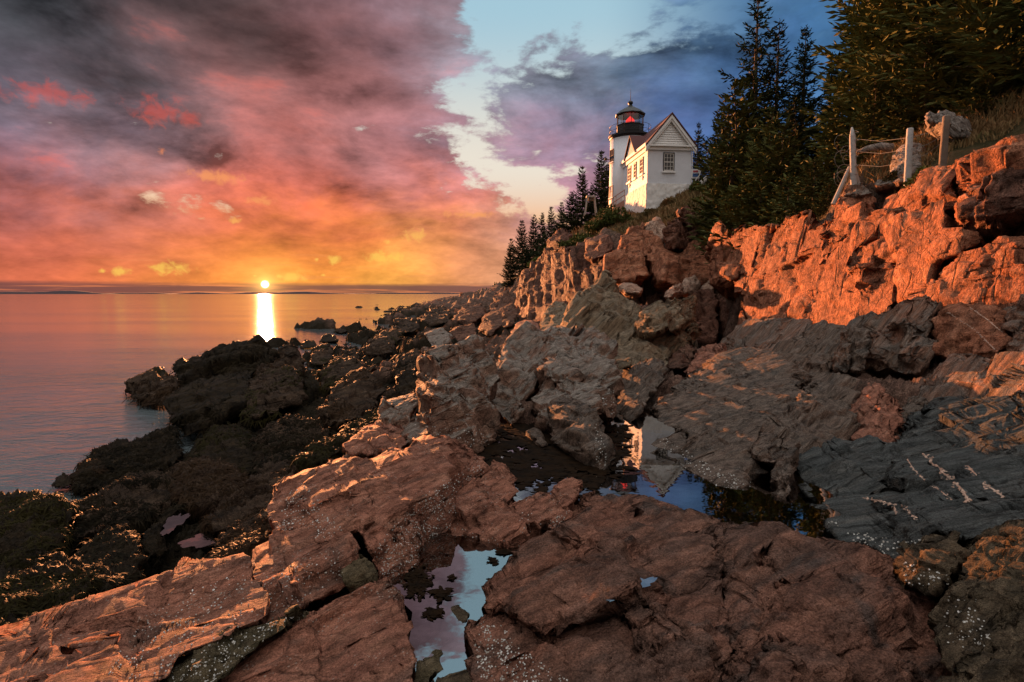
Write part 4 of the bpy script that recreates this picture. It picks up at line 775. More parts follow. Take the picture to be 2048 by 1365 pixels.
# --- weed covered boulders of the tidal zone
WEED = [
 ('black silhouetted boulder right under the sun','[(380,775,13.4),(350,738,14.5),(402,705,15),(430,689,15.3),(460,684,15.3),(495,667,15.6),(525,666,15.5),(547,684,15.2),(551,710,14.6),(500,755,13.3),(440,775,13.0)]','[(450,720,14.2),(520,695,14.8)]'),
 ('tapered boulder beside the silhouetted one, peak just right of the sun path','[(495,770,13),(520,730,14),(560,689,15.5),(575,681,15.8),(592,695,15.5),(603,715,15),(608,750,13.4),(560,770,12.6)]','[(560,725,14.3)]'),
 ('tall weed boulder with a knobbly top below the tapered one','[(490,830,9.7),(497,770,10.8),(510,745,11.8),(550,734,12),(580,727,12),(602,745,11.6),(613,768,11),(603,800,10.0),(560,815,9.5),(520,840,9.1)]','[(555,765,10.5)]'),
 ('long rounded weed boulder at the water, weed hanging over its overhang','[(333,810,11.0),(344,780,11.8),(390,754,12.8),(450,734,13.6),(500,739,12.8),(508,770,11.4),(483,820,10.0),(430,842,9.7),(380,862,9.5),(345,845,10.1)]','[(420,785,10.9)]'),
 ('low black rock reaching farthest into the sea on the left','[(240,780,15.3),(262,757,15.6),(300,744,16),(348,744,15.4),(363,772,14),(330,806,13.4),(275,803,14.0)]','[(310,770,14.6)]'),
 ('small black rock behind the low one in the sea','[(272,760,16.4),(285,741,16.9),(315,736,17),(340,745,16.6),(338,762,16)]','[(308,750,16.3)]'),
 ('ragged weedy reef running into the water on the left','[(172,915,9.2),(230,889,9.6),(275,884,9.8),(320,859,10.6),(342,857,10.6),(353,885,9.6),(368,905,9.0),(340,938,8.5),(260,968,7.9),(195,985,7.5),(155,975,7.7),(188,942,8.3)]','[(270,925,8.7)]'),
 ('hump of weed at the end of the ragged reef','[(138,960,8.1),(160,929,8.5),(190,921,8.6),(208,937,8.3),(182,966,7.8)]','[(172,945,8.1)]'),
 ('big black weed boulder cut by the left edge beside the sea','[(-90,1015,5.2),(0,994,5.3),(60,989,5.3),(115,997,5.1),(140,1020,4.9),(138,1065,4.55),(120,1112,4.2),(60,1135,4.05),(-90,1145,4.0)]','[(50,1040,4.6)]'),
 ('long weed mound between the left edge boulder and the small pools','[(130,1055,5.1),(140,1010,5.6),(190,984,5.9),(260,949,6.4),(310,934,6.6),(347,945,6.4),(374,967,6.0),(353,1010,5.4),(300,1042,5.0),(230,1062,4.7),(155,1080,4.6)]','[(250,990,5.5)]'),
 ('weed boulder with one pale cobble on its left shoulder','[(333,965,6.1),(350,924,6.6),(400,914,6.7),(450,919,6.5),(483,942,6.0),(478,990,5.5),(430,1018,5.2),(368,1012,5.4)]','[(410,950,5.95)]'),
 ('dark rounded weed boulder in the middle of the tidal zone, left of the widest one','[(375,930,6.8),(400,879,7.4),(430,854,7.8),(470,849,7.8),(502,870,7.4),(516,925,6.6),(490,960,6.2),(440,940,6.4)]','[(450,890,6.9)]'),
 ('widest dark weed mound with a pale strip of bare rock on top','[(503,940,6.4),(509,880,7.1),(530,849,7.6),(580,834,7.8),(630,839,7.6),(660,867,7.0),(645,910,6.5),(590,938,6.1),(535,955,5.9)]','[(580,880,6.8)]'),
 ('weed curtain boulder left of the big barnacled boulder','[(412,1050,4.65),(450,999,5.2),(490,969,5.6),(540,939,6),(600,914,6.2),(645,903,6.3),(592,945,5.6),(563,970,5.2),(553,1010,4.75),(520,1045,4.4),(465,1075,4.2)]','[(500,1005,4.95)]'),
 ('nearest wide weed mound at the left edge above the long red slab','[(-90,1170,3.75),(0,1134,3.9),(60,1109,4.05),(110,1104,4.05),(150,1129,3.8),(182,1162,3.48),(168,1212,3.15),(100,1240,2.95),(0,1280,2.75),(-90,1290,2.7)]','[(90,1150,3.65)]'),
 ('dome of weed right of the nearest wide mound','[(140,1130,3.95),(168,1080,4.4),(220,1057,4.6),(262,1064,4.4),(289,1102,3.95),(273,1150,3.65),(230,1182,3.4),(175,1178,3.45)]','[(222,1105,4.1)]'),
 ('ridge of weed behind the orange lit wedge rock','[(635,840,8.1),(660,780,9.2),(700,744,10.2),(730,734,10.3),(768,760,9.5),(765,808,8.5),(720,838,7.9),(675,850,7.7)]','[(710,785,8.9)]'),
 ('smooth topped weed boulder in the middle tidal zone','[(636,772,10.8),(645,734,11.8),(690,719,12.2),(740,717,12),(748,742,11.1),(700,778,10)]','[(695,745,11.1)]'),
 ('dark boulder just left of the tall boulder top','[(782,758,11),(795,719,12),(815,699,13),(842,694,13),(851,722,12),(842,758,10.6)]','[(818,725,11.8)]'),
 ('round black weed cushion against the tall boulder','[(789,783,9.1),(800,744,10),(830,737,10.2),(841,762,9.4),(826,795,8.7)]','[(815,764,9.4)]'),
 ('boulder at the far water edge right of the tapered peak','[(615,728,18.6),(630,694,22),(655,684,23),(665,702,21.3),(662,728,18.4)]','[(642,706,20.3)]'),
 ('flat boulder on the far weed flat, beside the far water edge boulder','[(655,732,17.1),(680,699,19.5),(710,696,19.5),(725,722,17.3)]','[(692,712,18.2)]'),
 ('rounded boulder in the far weed flat under the grey brown boulders','[(722,705,21),(735,682,23),(765,676,23.5),(788,692,22),(780,710,20)]','[(757,692,21.6)]'),
 ('low weedy boulder by the far shallows','[(745,680,27),(760,660,30),(790,655,31),(805,672,28),(785,688,25.5)]','[(775,670,28)]'),
 ('ragged rock on the far waterline','[(775,662,34),(790,640,40),(815,632,43),(838,645,39),(830,668,33)]','[(808,650,37)]'),
 ('farthest dark hump on the waterline before the headland','[(835,645,44),(850,622,55),(880,612,62),(900,622,55),(895,648,43)]','[(868,630,50)]'),
 ('red brown weed ridge running up to the wedge rock','[(582,932,5.8),(640,889,6.3),(700,849,6.9),(740,824,7.3),(772,814,7.4),(764,840,6.8),(702,890,6.0),(635,932,5.5)]','[(680,878,6.3)]'),
 ('dark weed shelf above the two small pools','[(280,1085,4.5),(300,1050,4.9),(345,1015,5.3),(372,1010,5.4),(330,1040,4.95),(325,1075,4.6),(340,1105,4.3),(300,1115,4.2)]','[(315,1060,4.7)]'),
 ('weedy bank just left of the sunlit block','[(415,1125,3.85),(440,1085,4.05),(470,1050,4.2),(520,1020,4.4),(553,1000,4.5),(552,1060,3.75),(505,1100,3.4),(465,1122,3.35)]','[(495,1068,3.9)]'),
]
WOBJ = []
for lb, ol, inn in WEED:
    o = K('weed_boulder', lb, ds=.92 if any(w_ in lb for w_ in ('ragged weedy','hump of weed','farthest into the sea','behind the low one')) else 1., mat='dampbrown' if any(w_ in lb for w_ in ('silhouetted one, peak','knobbly','far ','farthest','dark boulder just','smooth topped','ridge of weed','one pale cobble','widest dark','weed curtain','weedy bank','long weed mound')) else 'weed', outline=eval(ol), inner=eval(inn), cat='boulder', weed=True, amp=.16, group='weed covered boulders of the tidal zone')
    WOBJ.append(BLOCKS[-1])
for lb, ol in [('lone black rock standing in the sea off the end of the reef','[(102,973,7.7),(110,955,8.0),(128,947,8.1),(141,955,8),(144,970,7.7),(125,976,7.6)]'),
               ('dark rock islet in the shallows right of the sun path','[(595,697,28.2),(610,681,29.5),(630,683,29.5),(637,696,27.8)]'),
               ('larger dark rock at the edge of the shallows','[(638,685,31.8),(648,669,33.5),(665,669,33.5),(680,684,30.8)]'),
               ('small rock islet off the far shore','[(668,664,39.5),(680,655,41),(697,662,39.8),(684,667,38.5)]')]:
    K('sea_rock', lb, 'weed', eval(ol), [], weed=True, amp=.14, ds=.94, group='rocks standing in the sea')
# ------------------------------------------------------------------ the terrain sheet itself
def ground_mat():
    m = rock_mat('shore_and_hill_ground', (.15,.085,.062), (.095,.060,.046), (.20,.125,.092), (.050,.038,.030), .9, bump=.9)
    t = NT(m.node_tree); b = [n for n in t.n if n.type == 'BSDF_PRINCIPLED'][0]
    old = b.inputs['Base Color'].links[0].from_socket
    P = t.new('ShaderNodeNewGeometry').outputs['Position']
    at1 = t.new('ShaderNodeAttribute'); at1.attribute_name = 'turf'
    at2 = t.new('ShaderNodeAttribute'); at2.attribute_name = 'weed'
    turf = t.mix(t.mrange(t.noise(P, .7, 5, .6), .4, .62), (.060, .050, .022), (.115, .070, .034))
    weed = t.mix(t.noise(P, 6., 5, .65), (.012, .010, .007), (.038, .028, .016))
    col = t.mix(at2.outputs['Fac'], old, weed); col = t.mix(at1.outputs['Fac'], col, turf)
    t.l.new(col, b.inputs['Base Color'])
    return m
# the sheet keeps clear of the faces of the traced rocks standing on it
DB[DB > 1e8] = 0; TZ_0 = TZ.copy()
for it in range(70):
    dz = (TZ - CZ) / ty; sc_ = cp - sp * dz; pxx = 1024 + F * (tx / ty) / sc_; pyy = 682.5 - F * (dz * cp + sp) / sc_
    i = ((pxx - DX0) / DCELL).astype(int); j = ((pyy - DY0) / DCELL).astype(int)
    ok = (i >= 0) & (i < DB.shape[1]) & (j >= 0) & (j < DB.shape[0])
    hit = np.zeros(len(tx), bool); hit[ok] = ty[ok] < DB[j[ok], i[ok]] * 1.03
    if not hit.any(): break
    TZ[hit] -= .012 * ty[hit]
dig = (TZ_0 - TZ).reshape(nd_, nu)
for it in range(9):
    e = np.pad(dig, 1, mode='edge'); nb4 = np.maximum(np.maximum(e[:-2, 1:-1], e[2:, 1:-1]), np.maximum(e[1:-1, :-2], e[1:-1, 2:]))
    dig = np.maximum(dig, nb4 * .90)
for it in range(3):
    e = np.pad(dig, 1, mode='edge'); dig = np.maximum(dig, (e[:-2, 1:-1] + e[2:, 1:-1] + e[1:-1, :-2] + e[1:-1, 2:]) / 4)
TZ = TZ_0 - dig.ravel()
TV = np.stack([tx, ty, TZ], 1)
terrain = struct(mesh_obj('terrain', TV, q_terr, ground_mat()))
ga = grass_mask(tx, ty)
wa = np.clip((.75 - TZ + .12 * vnoise(TV * 2.2, 5)) / .25, 0, 1) * (ty < 120) + np.clip((1.0 - TZ) / .2, 0, 1) * (tx < -.05) * (ty < 40)
wa = np.clip(wa, 0, 1) * (1 - ga)
for nm, arr in (('turf', ga), ('weed', wa)):
    a = terrain.data.attributes.new(nm, 'FLOAT', 'POINT'); a.data.foreach_set('value', arr.astype(np.float32))

# ------------------------------------------------------------------ tide pools
def pool(name, label, pts, z, mat='pool'):
    vs = []
    for px, py in pts:
        x, y, rz = rays(px, py); d = (z - CZ) / float(rz); vs.append((float(x) * d, d))
    cx = sum(v[0] for v in vs) / len(vs); cy = sum(v[1] for v in vs) / len(vs)
    area = sum(vs[i][0]*vs[(i+1) % len(vs)][1] - vs[(i+1) % len(vs)][0]*vs[i][1] for i in range(len(vs)))
    if area < 0: vs = vs[::-1]
    mb = MB(); mb.add([(a - cx, b - cy, 0) for a, b in vs], [tuple(range(len(vs)))])
    o = mb.build(name, M[mat], loc=(cx, cy, z)); o['kind'] = 'structure'
    return o
pool('water', '', [(925,1010),(925,870),(1060,850),(1200,815),(1330,820),(1560,900),(1700,1010),(1770,1125),(1560,1100),(1400,1085),(1165,1060),(1060,1060),(1000,1020)], 1.17)
pool('water', '', [(770,1150),(880,1060),(1035,1085),(1110,1115),(1010,1200),(970,1300),(975,1480),(830,1480),(815,1290),(825,1225),(780,1180)], 1.13)

def ragged(cx, cy, rx, ry, tilt, seed):
    g = random.Random(seed); r = []
    for k in range(48):
        a_ = 2*PI*k/48; q_ = 1 + .22*math.sin(3*a_ + seed) + .12*math.sin(7*a_ + 2*seed) + g.uniform(-.12, .12); X, Y = rx*q_*math.cos(a_), ry*q_*math.sin(a_)
        r.append((cx + X, cy + Y - tilt*X))
    return r
pool('water', '', ragged(347, 1047, 26, 14, .55, 1), .66)
pool('water', '', ragged(408, 1078, 42, 15, .30, 4), .64)
# ------------------------------------------------------------------ small stuff on the rocks
def frontal(P, T):
    n = np.cross(P[T[:, 1]] - P[T[:, 0]], P[T[:, 2]] - P[T[:, 0]]); a = np.linalg.norm(n, axis=1) / 2
    n = n / np.maximum(2 * a[:, None], 1e-12); c = P[T].mean(1)
    v = np.array([0, 0, CZ]) - c; dist = np.linalg.norm(v, axis=1); v /= dist[:, None]
    return c, n, a, dist, (n * v).sum(1)
def strands(c, n, size, rng, lift=.25):
    """bent flat fronds lying downhill on a surface"""
    k = len(c)
    g = np.array([0, 0, -1.]) + rng.normal(0, .55, (k, 3)); t = g - n * (g * n).sum(1)[:, None]
    t /= np.maximum(np.linalg.norm(t, axis=1, keepdims=True), 1e-6)
    s = np.cross(n, t); L = (size * rng.uniform(.5, 1.5, k))[:, None]; w = (size * rng.uniform(.045, .10, k))[:, None]
    V = []; p = c + n * size[:, None] * .04
    bend = rng.normal(0, .45, (k, 1))
    for j, (f, h, ww) in enumerate(((0, 0, .5), (.4, lift, 1.), (.75, lift * .8, .8), (1., lift * .1, .12))):
        q = p + t * L * f + n * L * h * .5 + s * L * bend * f * f + np.array([0, 0, -1.]) * L * f * f * .25
        V += [q - s * w * ww, q + s * w * ww]
    V = np.stack(V, 1).reshape(-1, 3); b = (np.arange(k) * 8)[:, None]
    Q = np.concatenate([b + np.array([[0, 1, 3, 2]]), b + np.array([[2, 3, 5, 4]]), b + np.array([[4, 5, 7, 6]])])
    return V, Q
M['frond_olive'] = leaf_mat('olive_rockweed_fronds', (.012,.010,.004), (.024,.020,.007), (.038,.031,.012), 2.2, .6)
M['frond_brown'] = leaf_mat('brown_rockweed_fronds', (.014,.008,.005), (.026,.015,.008), (.042,.026,.014), 2.2, .6)
M['frond'] = leaf_mat('rockweed_fronds', (.007,.006,.004), (.015,.011,.006), (.028,.021,.012), 2.2, .65)
M['frond'].node_tree.nodes['Principled BSDF'].inputs['Specular IOR Level'].default_value = .02
rng = np.random.default_rng(4)
for wi, (o, P, T, dm) in enumerate(WOBJ):
    c, n, a, dist, fc = frontal(P, T)
    m = (fc > .05) & (vnoise(c / (.10 * dm) + wi * 3.3, 2) + .5 * vnoise(c / (.03 * dm), 4) > -.22); wgt = a * m * np.maximum(fc, .1); wgt /= dist ** 2
    apx = wgt.sum() * F * F
    k = int(min(9000, max(300, apx / 3.2)) * (.35 if dm > 8.5 else 1))
    i = rng.choice(len(T), k, p=wgt / wgt.sum())
    sz = np.full(k, min(.30, 13 / F * dm + .015))
    V, Q = strands(c[i], n[i], sz, rng)
    w = mesh_obj('rockweed', V - np.array(o.location), Q, M[('frond', 'frond_brown', 'frond_olive')[wi % 3]], parent=o); w['kind'] = 'stuff'
# weed lying on the flats between the boulders
msk = np.where((wa > .45) & (ty < 40) & (TZ > -.05) & (np.abs(tx / ty) < 1.05))[0]
pw = np.ones(len(msk)); i = rng.choice(msk, 26000)
gx = np.zeros((len(i), 3)); gx[:, 2] = 1; gx[:, :2] = rng.normal(0, .35, (len(i), 2)); gx /= np.linalg.norm(gx, axis=1, keepdims=True)
V, Q = strands(TV[i], gx, np.minimum(.3, 13 / F * ty[i] + .015), rng, .22)
stuff(mesh_obj('seaweed', V, Q, M['frond']), 'dark rockweed strewn over the low tidal flat between the boulders', 'seaweed')

def find(part): return [b for b in BLOCKS if part in b[0].get('label', '')][0]
def shooter(b):
    return BVHTree.FromPolygons(b[1].tolist(), b[2].tolist())
def cast(bvh, px, py):
    x, y, z = rays(px, py); d = Vector((float(x), 1., float(z))).normalized()
    return bvh.ray_cast(Vector((0, 0, CZ)), d)
def inside(poly, x, y):
    r = False; j = len(poly) - 1
    for i in range(len(poly)):
        if (poly[i][1] > y) != (poly[j][1] > y) and x < (poly[j][0]-poly[i][0])*(y-poly[i][1])/(poly[j][1]-poly[i][1])+poly[i][0]: r = not r
        j = i
    return r
def white_mat():
    m, t, b = material('barnacle_shell'); oi = t.new('ShaderNodeNewGeometry').outputs['Random Per Island']
    t.put(b.inputs['Base Color'], t.mix(oi, (.30, .27, .22), (.66, .66, .62))); b.inputs['Roughness'].default_value = .7
    return m
M['barnacle'] = white_mat()
BV = []; BF = []
def barnacles(part, poly, count, r0=1.7, clump=.55):
    bvh = shooter(find(part)); xs = [p[0] for p in poly]; ys_ = [p[1] for p in poly]; done = 0; tries = 0
    while done < count and tries < count * 12:
        tries += 1
        px, py = random.uniform(min(xs), max(xs)), random.uniform(min(ys_), max(ys_))
        if not inside(poly, px, py): continue
        nv = .5 + .5 * math.sin(px * .11 + 3 * math.sin(py * .05)) * math.sin(py * .13 + 2)
        if random.random() > nv * 1.5 and random.random() < clump: continue
        h, n, _, d = cast(bvh, px, py)
        if h is None: continue
        r = r0 / F * d * random.uniform(.35, 1.15) * (1.5 if random.random() < .06 else 1)
        a = n.orthogonal().normalized(); c = n.cross(a); b0 = len(BV); k0 = random.random() * 6
        for j in range(6): BV.append(h + (a * math.cos(k0 + j * PI / 3) + c * math.sin(k0 + j * PI / 3)) * r * random.uniform(.8, 1.15))
        for j in range(6): BV.append(h + n * r * .9 + (a * math.cos(k0 + j * PI / 3) + c * math.sin(k0 + j * PI / 3)) * r * .4)
        for j in range(6): BF.append((b0 + j, b0 + (j + 1) % 6, b0 + 6 + (j + 1) % 6, b0 + 6 + j))
        done += 1
bvh_ = shooter(find('broad cracked red slab between')); hz = [cast(bvh_, a_, b_)[0] for a_, b_ in ((1250, 1180), (1270, 1165), (1290, 1175), (1265, 1190), (1240, 1192))]
hz = sorted(h_.z for h_ in hz if h_ is not None); pz = hz[len(hz)//2] - .004
for cx_, cy_, rx_, ry_, sd_ in ((1268, 1172, 36, 14, 2), (1240, 1194, 22, 7, 5)): pool('water', '', ragged(cx_, cy_, rx_, ry_, .25, sd_), pz - .0005*sd_)
barnacles('barnacle crusted wall', [(745,1105),(790,1050),(845,995),(905,950),(965,928),(970,960),(905,1062),(870,1112),(820,1155),(770,1172)], 800, 1.3, .8)
barnacles('barnacle crusted wall', [(570,1000),(600,960),(640,1000),(700,1080),(650,1085),(580,1085),(552,1062)], 240, 1.4)
barnacles('barnacled left wall', [(948,1240),(1000,1250),(1060,1310),(1140,1365),(965,1365),(950,1330)], 260, 2.0)
barnacles('crossed by pale pink veins', [(1640,1030),(1700,1060),(1800,1080),(1850,1075),(1800,1112),(1770,1128),(1720,1092),(1660,1050)], 90, 1.8)
barnacles('with a crack beside the deep cleft', [(1800,1120),(1900,1150),(1900,1175),(1810,1170)], 40, 1.9)
barnacles('mid sized brown boulder', [(1880,1190),(1960,1200),(1985,1290),(1900,1310)], 60, 1.8)
barnacles('large dark domed slab', [(1300,850),(1340,880),(1420,930),(1500,960),(1525,975),(1500,995),(1430,985),(1330,925)], 200, 1.5)
barnacles('narrow brown rock foot', [(1190,840),(1212,900),(1214,950),(1195,945),(1185,880)], 60, 1.4)
barnacles('pale grey flat top', [(1195,790),(1230,770),(1228,835)], 30, 1.3)
barnacles('long sunlit red slab', [(280,1240),(420,1160),(505,1140),(510,1240),(420,1290),(320,1350),(200,1365)], 240, 1.5, .9)
barnacles('narrow barnacle speckled strip', [(330,1365),(420,1290),(560,1238),(610,1222),(470,1330),(395,1390)], 200, 1.6, .9)
barnacles('triangular red slab lying', [(880,1090),(905,1040),(1000,1100),(1060,1000),(1020,970),(1090,1060)], 60, 1.3)
barnacles('small upright rounded red rock', [(1100,1040),(1140,1020),(1120,1060),(1100,1070)], 40, 1.3)
barnacles('orange sunlit left half', [(500,1150),(690,1095),(690,1150),(600,1205),(520,1240)], 140, 1.4)
barnacles('top and orange lit left flank', [(830,850),(960,860),(980,890),(860,905)], 130, 1.3)
me = bpy.data.meshes.new('barnacles'); me.from_pydata([tuple(v) for v in BV], [], BF); me.materials.append(M['barnacle'])
bo = bpy.data.objects.new('barnacles', me); COL.objects.link(bo); stuff(bo, 'white barnacles dotting the wet walls of the foreground rocks', 'barnacles')

# pale veins crossing the ledge at right
def blob(mb, p, n, r):
    a = n.orthogonal().normalized(); c = n.cross(a); k0 = random.random() * 6; ring = []
    for z_, s_ in ((-.3, 1.), (.25, .85), (.5, .45)):
        ring += [p + n * r * z_ + (a * math.cos(k0 + j * PI / 3) + c * math.sin(k0 + j * PI / 3)) * r * s_ * random.uniform(.65, 1.3) for j in range(6)]
    fs = []
    for k in range(2): fs += [(k*6+j, k*6+(j+1) % 6, k*6+6+(j+1) % 6, k*6+6+j) for j in range(6)]
    fs.append(tuple(range(12, 18))); mb.add(ring, fs)
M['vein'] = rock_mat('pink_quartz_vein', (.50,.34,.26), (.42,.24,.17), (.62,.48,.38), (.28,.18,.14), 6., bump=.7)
def vein(part, line, w):
    b = find(part); bvh = shooter(b); mb = MB(); loc = b[0].location
    core = []
    for (x0, y0), (x1, y1) in zip(line[:-1], line[1:]):
        for f in (0, .25, .5, .75, 1.):
            h, n, _, d = cast(bvh, x0 + (x1-x0)*f, y0 + (y1-y0)*f)
            if h is not None: core.append((h - loc - n*.002, w*.22/F*d))
    if len(core) > 1: mb.tube([c_[0] for c_ in core], [c_[1] for c_ in core], 5)
    for (x0, y0), (x1, y1) in zip(line[:-1], line[1:]):
        L = math.hypot(x1 - x0, y1 - y0)
        for k in range(int(L / 1.5)):
            if random.random() < .18: continue
            f = random.random(); h, n, _, d = cast(bvh, x0 + (x1-x0)*f + random.gauss(0, w*.38), y0 + (y1-y0)*f + random.gauss(0, w*.38))
            if h is None: continue
            blob(mb, h - loc - n*w*.10/F*d, n, w * .42 / F * d * random.uniform(.5, 1.1))
    if mb.v: mb.build('quartz_vein', M['vein'], b[0], smooth=False)
vein('wide dark blue grey slab', [(1778,860),(1783,890),(1800,915),(1815,930)], 6)
vein('lens shaped rock', [(1815,920),(1828,940),(1850,962)], 4)
vein('crossed by pale pink veins', [(1852,965),(1885,985),(1905,1000)], 4)
vein('wide dark blue grey slab', [(1846,908),(1866,930),(1890,950),(1910,965)], 8)
vein('crossed by pale pink veins', [(1908,965),(1925,980),(1938,1005)], 8)
vein('wide dark blue grey slab', [(1935,932),(1950,948),(1968,965)], 7)
vein('crossed by pale pink veins', [(1966,966),(1988,980),(2008,995)], 7)
vein('crossed by pale pink veins', [(1726,996),(1760,1003),(1788,1010),(1792,1028)], 6)
vein('crossed by pale pink veins', [(1810,1012),(1820,1028),(1835,1036)], 6)
vein('bright orange rock face', [(1940,615),(1975,640),(2005,665)], 3)
vein('bright orange rock face', [(1895,625),(1950,660),(1990,700)], 3)

# brown flakes added over the left of the bigger pool to hide its bright reflection
fl = []
while len(fl) < 2300:
    px_, py_ = random.uniform(955, 1260), random.uniform(850, 1000)
    edge = 968 + 14*math.sin(px_*.06) + 8*math.sin(px_*.17) - .10*max(0, px_ - 1100)
    if py_ > edge + random.gauss(0, 9): continue
    if math.sin(px_*.05 + 2*math.sin(py_*.07))*math.sin(py_*.09 + px_*.02) > .55 and random.random() < .85: continue
    if px_ > 1215 and random.random() > .35: continue
    x_, _, z_ = rays(px_, py_); d_ = (1.172 - CZ)/float(z_); fl.append((float(x_)*d_, d_, 1.172 + random.uniform(0, .006), d_))
for cx_, cy_, rx_, ry_, zz_, nn_ in ((882, 1188, 16, 12, 1.132, 60), (866, 1228, 18, 9, 1.132, 50), (1000, 1168, 15, 9, 1.132, 40), (985, 1122, 8, 5, 1.132, 18), (1012, 1105, 10, 5, 1.132, 20), (905, 1155, 5, 4, 1.132, 8), (835, 1165, 26, 30, 1.132, 160)):
    for _ in range(nn_):
        px_, py_ = random.gauss(cx_, rx_*.5), random.gauss(cy_, ry_*.5); x_, _y, z_ = rays(px_, py_); d_ = (zz_ - CZ)/float(z_); fl.append((float(x_)*d_, d_, zz_ + random.uniform(0, .006), d_))
fl = np.array(fl); k = len(fl); aa = rng.uniform(0, 2*PI, k); L_ = fl[:, 3]*np.where(fl[:, 2] < 1.15, .0065, .010)*rng.uniform(.6, 1.6, k); w_ = L_*rng.uniform(.25, .6, k)
ca, sa = np.cos(aa), np.sin(aa); V = []
for (u_, v_) in ((-1, -.2), (-.4, -1), (.5, -.8), (1, .1), (.4, .9), (-.5, 1)):
    V.append(np.stack([fl[:, 0] + ca*L_*u_ - sa*w_*v_, fl[:, 1] + sa*L_*u_ + ca*w_*v_, fl[:, 2] + rng.uniform(-.001, .003, k)], 1))
V = np.stack(V, 1).reshape(-1, 3); Q = (np.arange(k)*6)[:, None] + np.array([[0, 1, 2, 3, 4, 5]])
M['cover_and_weed'] = leaf_mat('pool_cover_and_weed', (.007,.0045,.003), (.015,.008,.004), (.024,.016,.007), 14., .7)
stuff(mesh_obj('pool_cover_and_weed', V, Q, M['cover_and_weed'], smooth=False), 'brown flakes added to hide the sky reflection in the bigger tide pool, and weed clumps in the narrow pool', 'seaweed')

# ------------------------------------------------------------------ lighthouse
def brick_mat(name, cyl=False, c=(.78, .80, .84), bump=.6):
    m, t, b = material(name)
    x, y, z = t.sep(t.new('ShaderNodeTexCoord').outputs['Object'])
    h = t.math('MULTIPLY', t.math('ARCTAN2', y, x), 2.03) if cyl else t.math('ADD', x, y)
    v = t.comb(h, z, 0.)
    br = t.new('ShaderNodeTexBrick'); t.put(br.inputs['Vector'], v); br.inputs['Scale'].default_value = 1.
    br.inputs['Brick Width'].default_value = .30; br.inputs['Row Height'].default_value = .105; br.inputs['Mortar Size'].default_value = .010
    br.inputs['Color1'].default_value = (1, 1, 1, 1); br.inputs['Color2'].default_value = (.8, .8, .8, 1); br.inputs['Mortar'].default_value = (0, 0, 0, 1)
    n = t.noise(v, 1.1, 6, .65); n2 = t.noise(v, 8., 4, .6)
    col = t.vec('SCALE', c, scale=t.math('ADD', .80, t.math('MULTIPLY', n, .24)))
    col = t.mix(t.math('MULTIPLY', t.mrange(n2, .62, .75), .35), col, (.55, .50, .45))
    t.put(b.inputs['Base Color'], col); b.inputs['Roughness'].default_value = .6
    bp = t.new('ShaderNodeBump'); bp.inputs['Strength'].default_value = bump; bp.inputs['Distance'].default_value = .03
    bw = t.new('ShaderNodeRGBToBW'); t.l.new(br.outputs[0], bw.inputs[0])
    t.l.new(t.math('ADD', bw.outputs[0], t.math('MULTIPLY', n2, .8)), bp.inputs['Height']); t.l.new(bp.outputs[0], b.inputs['Normal'])
    return m
M['wbrick'] = brick_mat('white_painted_brick'); M['wbrickc'] = brick_mat('white_painted_round_brick', True)
M['rubble'] = flat_mat('whitewashed_rubble', (.76,.74,.70), .75, .3, .22, 3., 1.0)
M['wpaint'] = flat_mat('white_wood_paint', (.78,.77,.74), .5, .4, .10, 5.)
M['black'] = flat_mat('black_iron', (.012,.012,.013), .5, .3, .3, 4.)
M['dkgreen'] = flat_mat('dark_lantern_roof', (.010,.013,.014), .5, .3, .25, 3.)
M['redroof'] = flat_mat('red_roof_shingles', (.095,.030,.028), .8, .3, .25, 7., .5)
M['darkglass'] = flat_mat('dark_window_glass', (.030,.022,.020), .08, .6, .3, 2.)
M['sash'] = flat_mat('window_sash_paint', (.66,.62,.56), .55, .4, .12, 9.)
M['darkwood'] = flat_mat('dark_window_surround', (.030,.022,.018), .6, .4, .3, 9.)
M['redbrick'] = flat_mat('weathered_red_brick', (.36,.17,.12), .8, .3, .3, 6., .6)
M['oldwood'] = flat_mat('weathered_wood', (.30,.27,.24), .8, .25, .35, 8., .7)
M['brownwood'] = flat_mat('brown_wood', (.14,.10,.075), .8, .25, .35, 8., .7)
m, t, b = material('red_beacon'); b.inputs['Base Color'].default_value = (.5, .01, .01, 1)
b.inputs['Emission Color'].default_value = (1., .025, .02, 1); b.inputs['Emission Strength'].default_value = .42; M['beacon'] = m
m = bpy.data.materials.new('lantern_glass'); m.use_nodes = True; t = NT(m.node_tree); m.node_tree.nodes.clear()
out = t.new('ShaderNodeOutputMaterial'); g = t.new('ShaderNodeBsdfGlossy'); g.inputs['Roughness'].default_value = .02
tr = t.new('ShaderNodeBsdfTransparent'); tr.inputs['Color'].default_value = (.80, .82, .84, 1)
mx = t.new('ShaderNodeMixShader'); mx.inputs[0].default_value = .13; t.l.new(tr.outputs[0], mx.inputs[1]); t.l.new(g.outputs[0], mx.inputs[2]); t.l.new(mx.outputs[0], out.inputs[0])
M['lglass'] = m

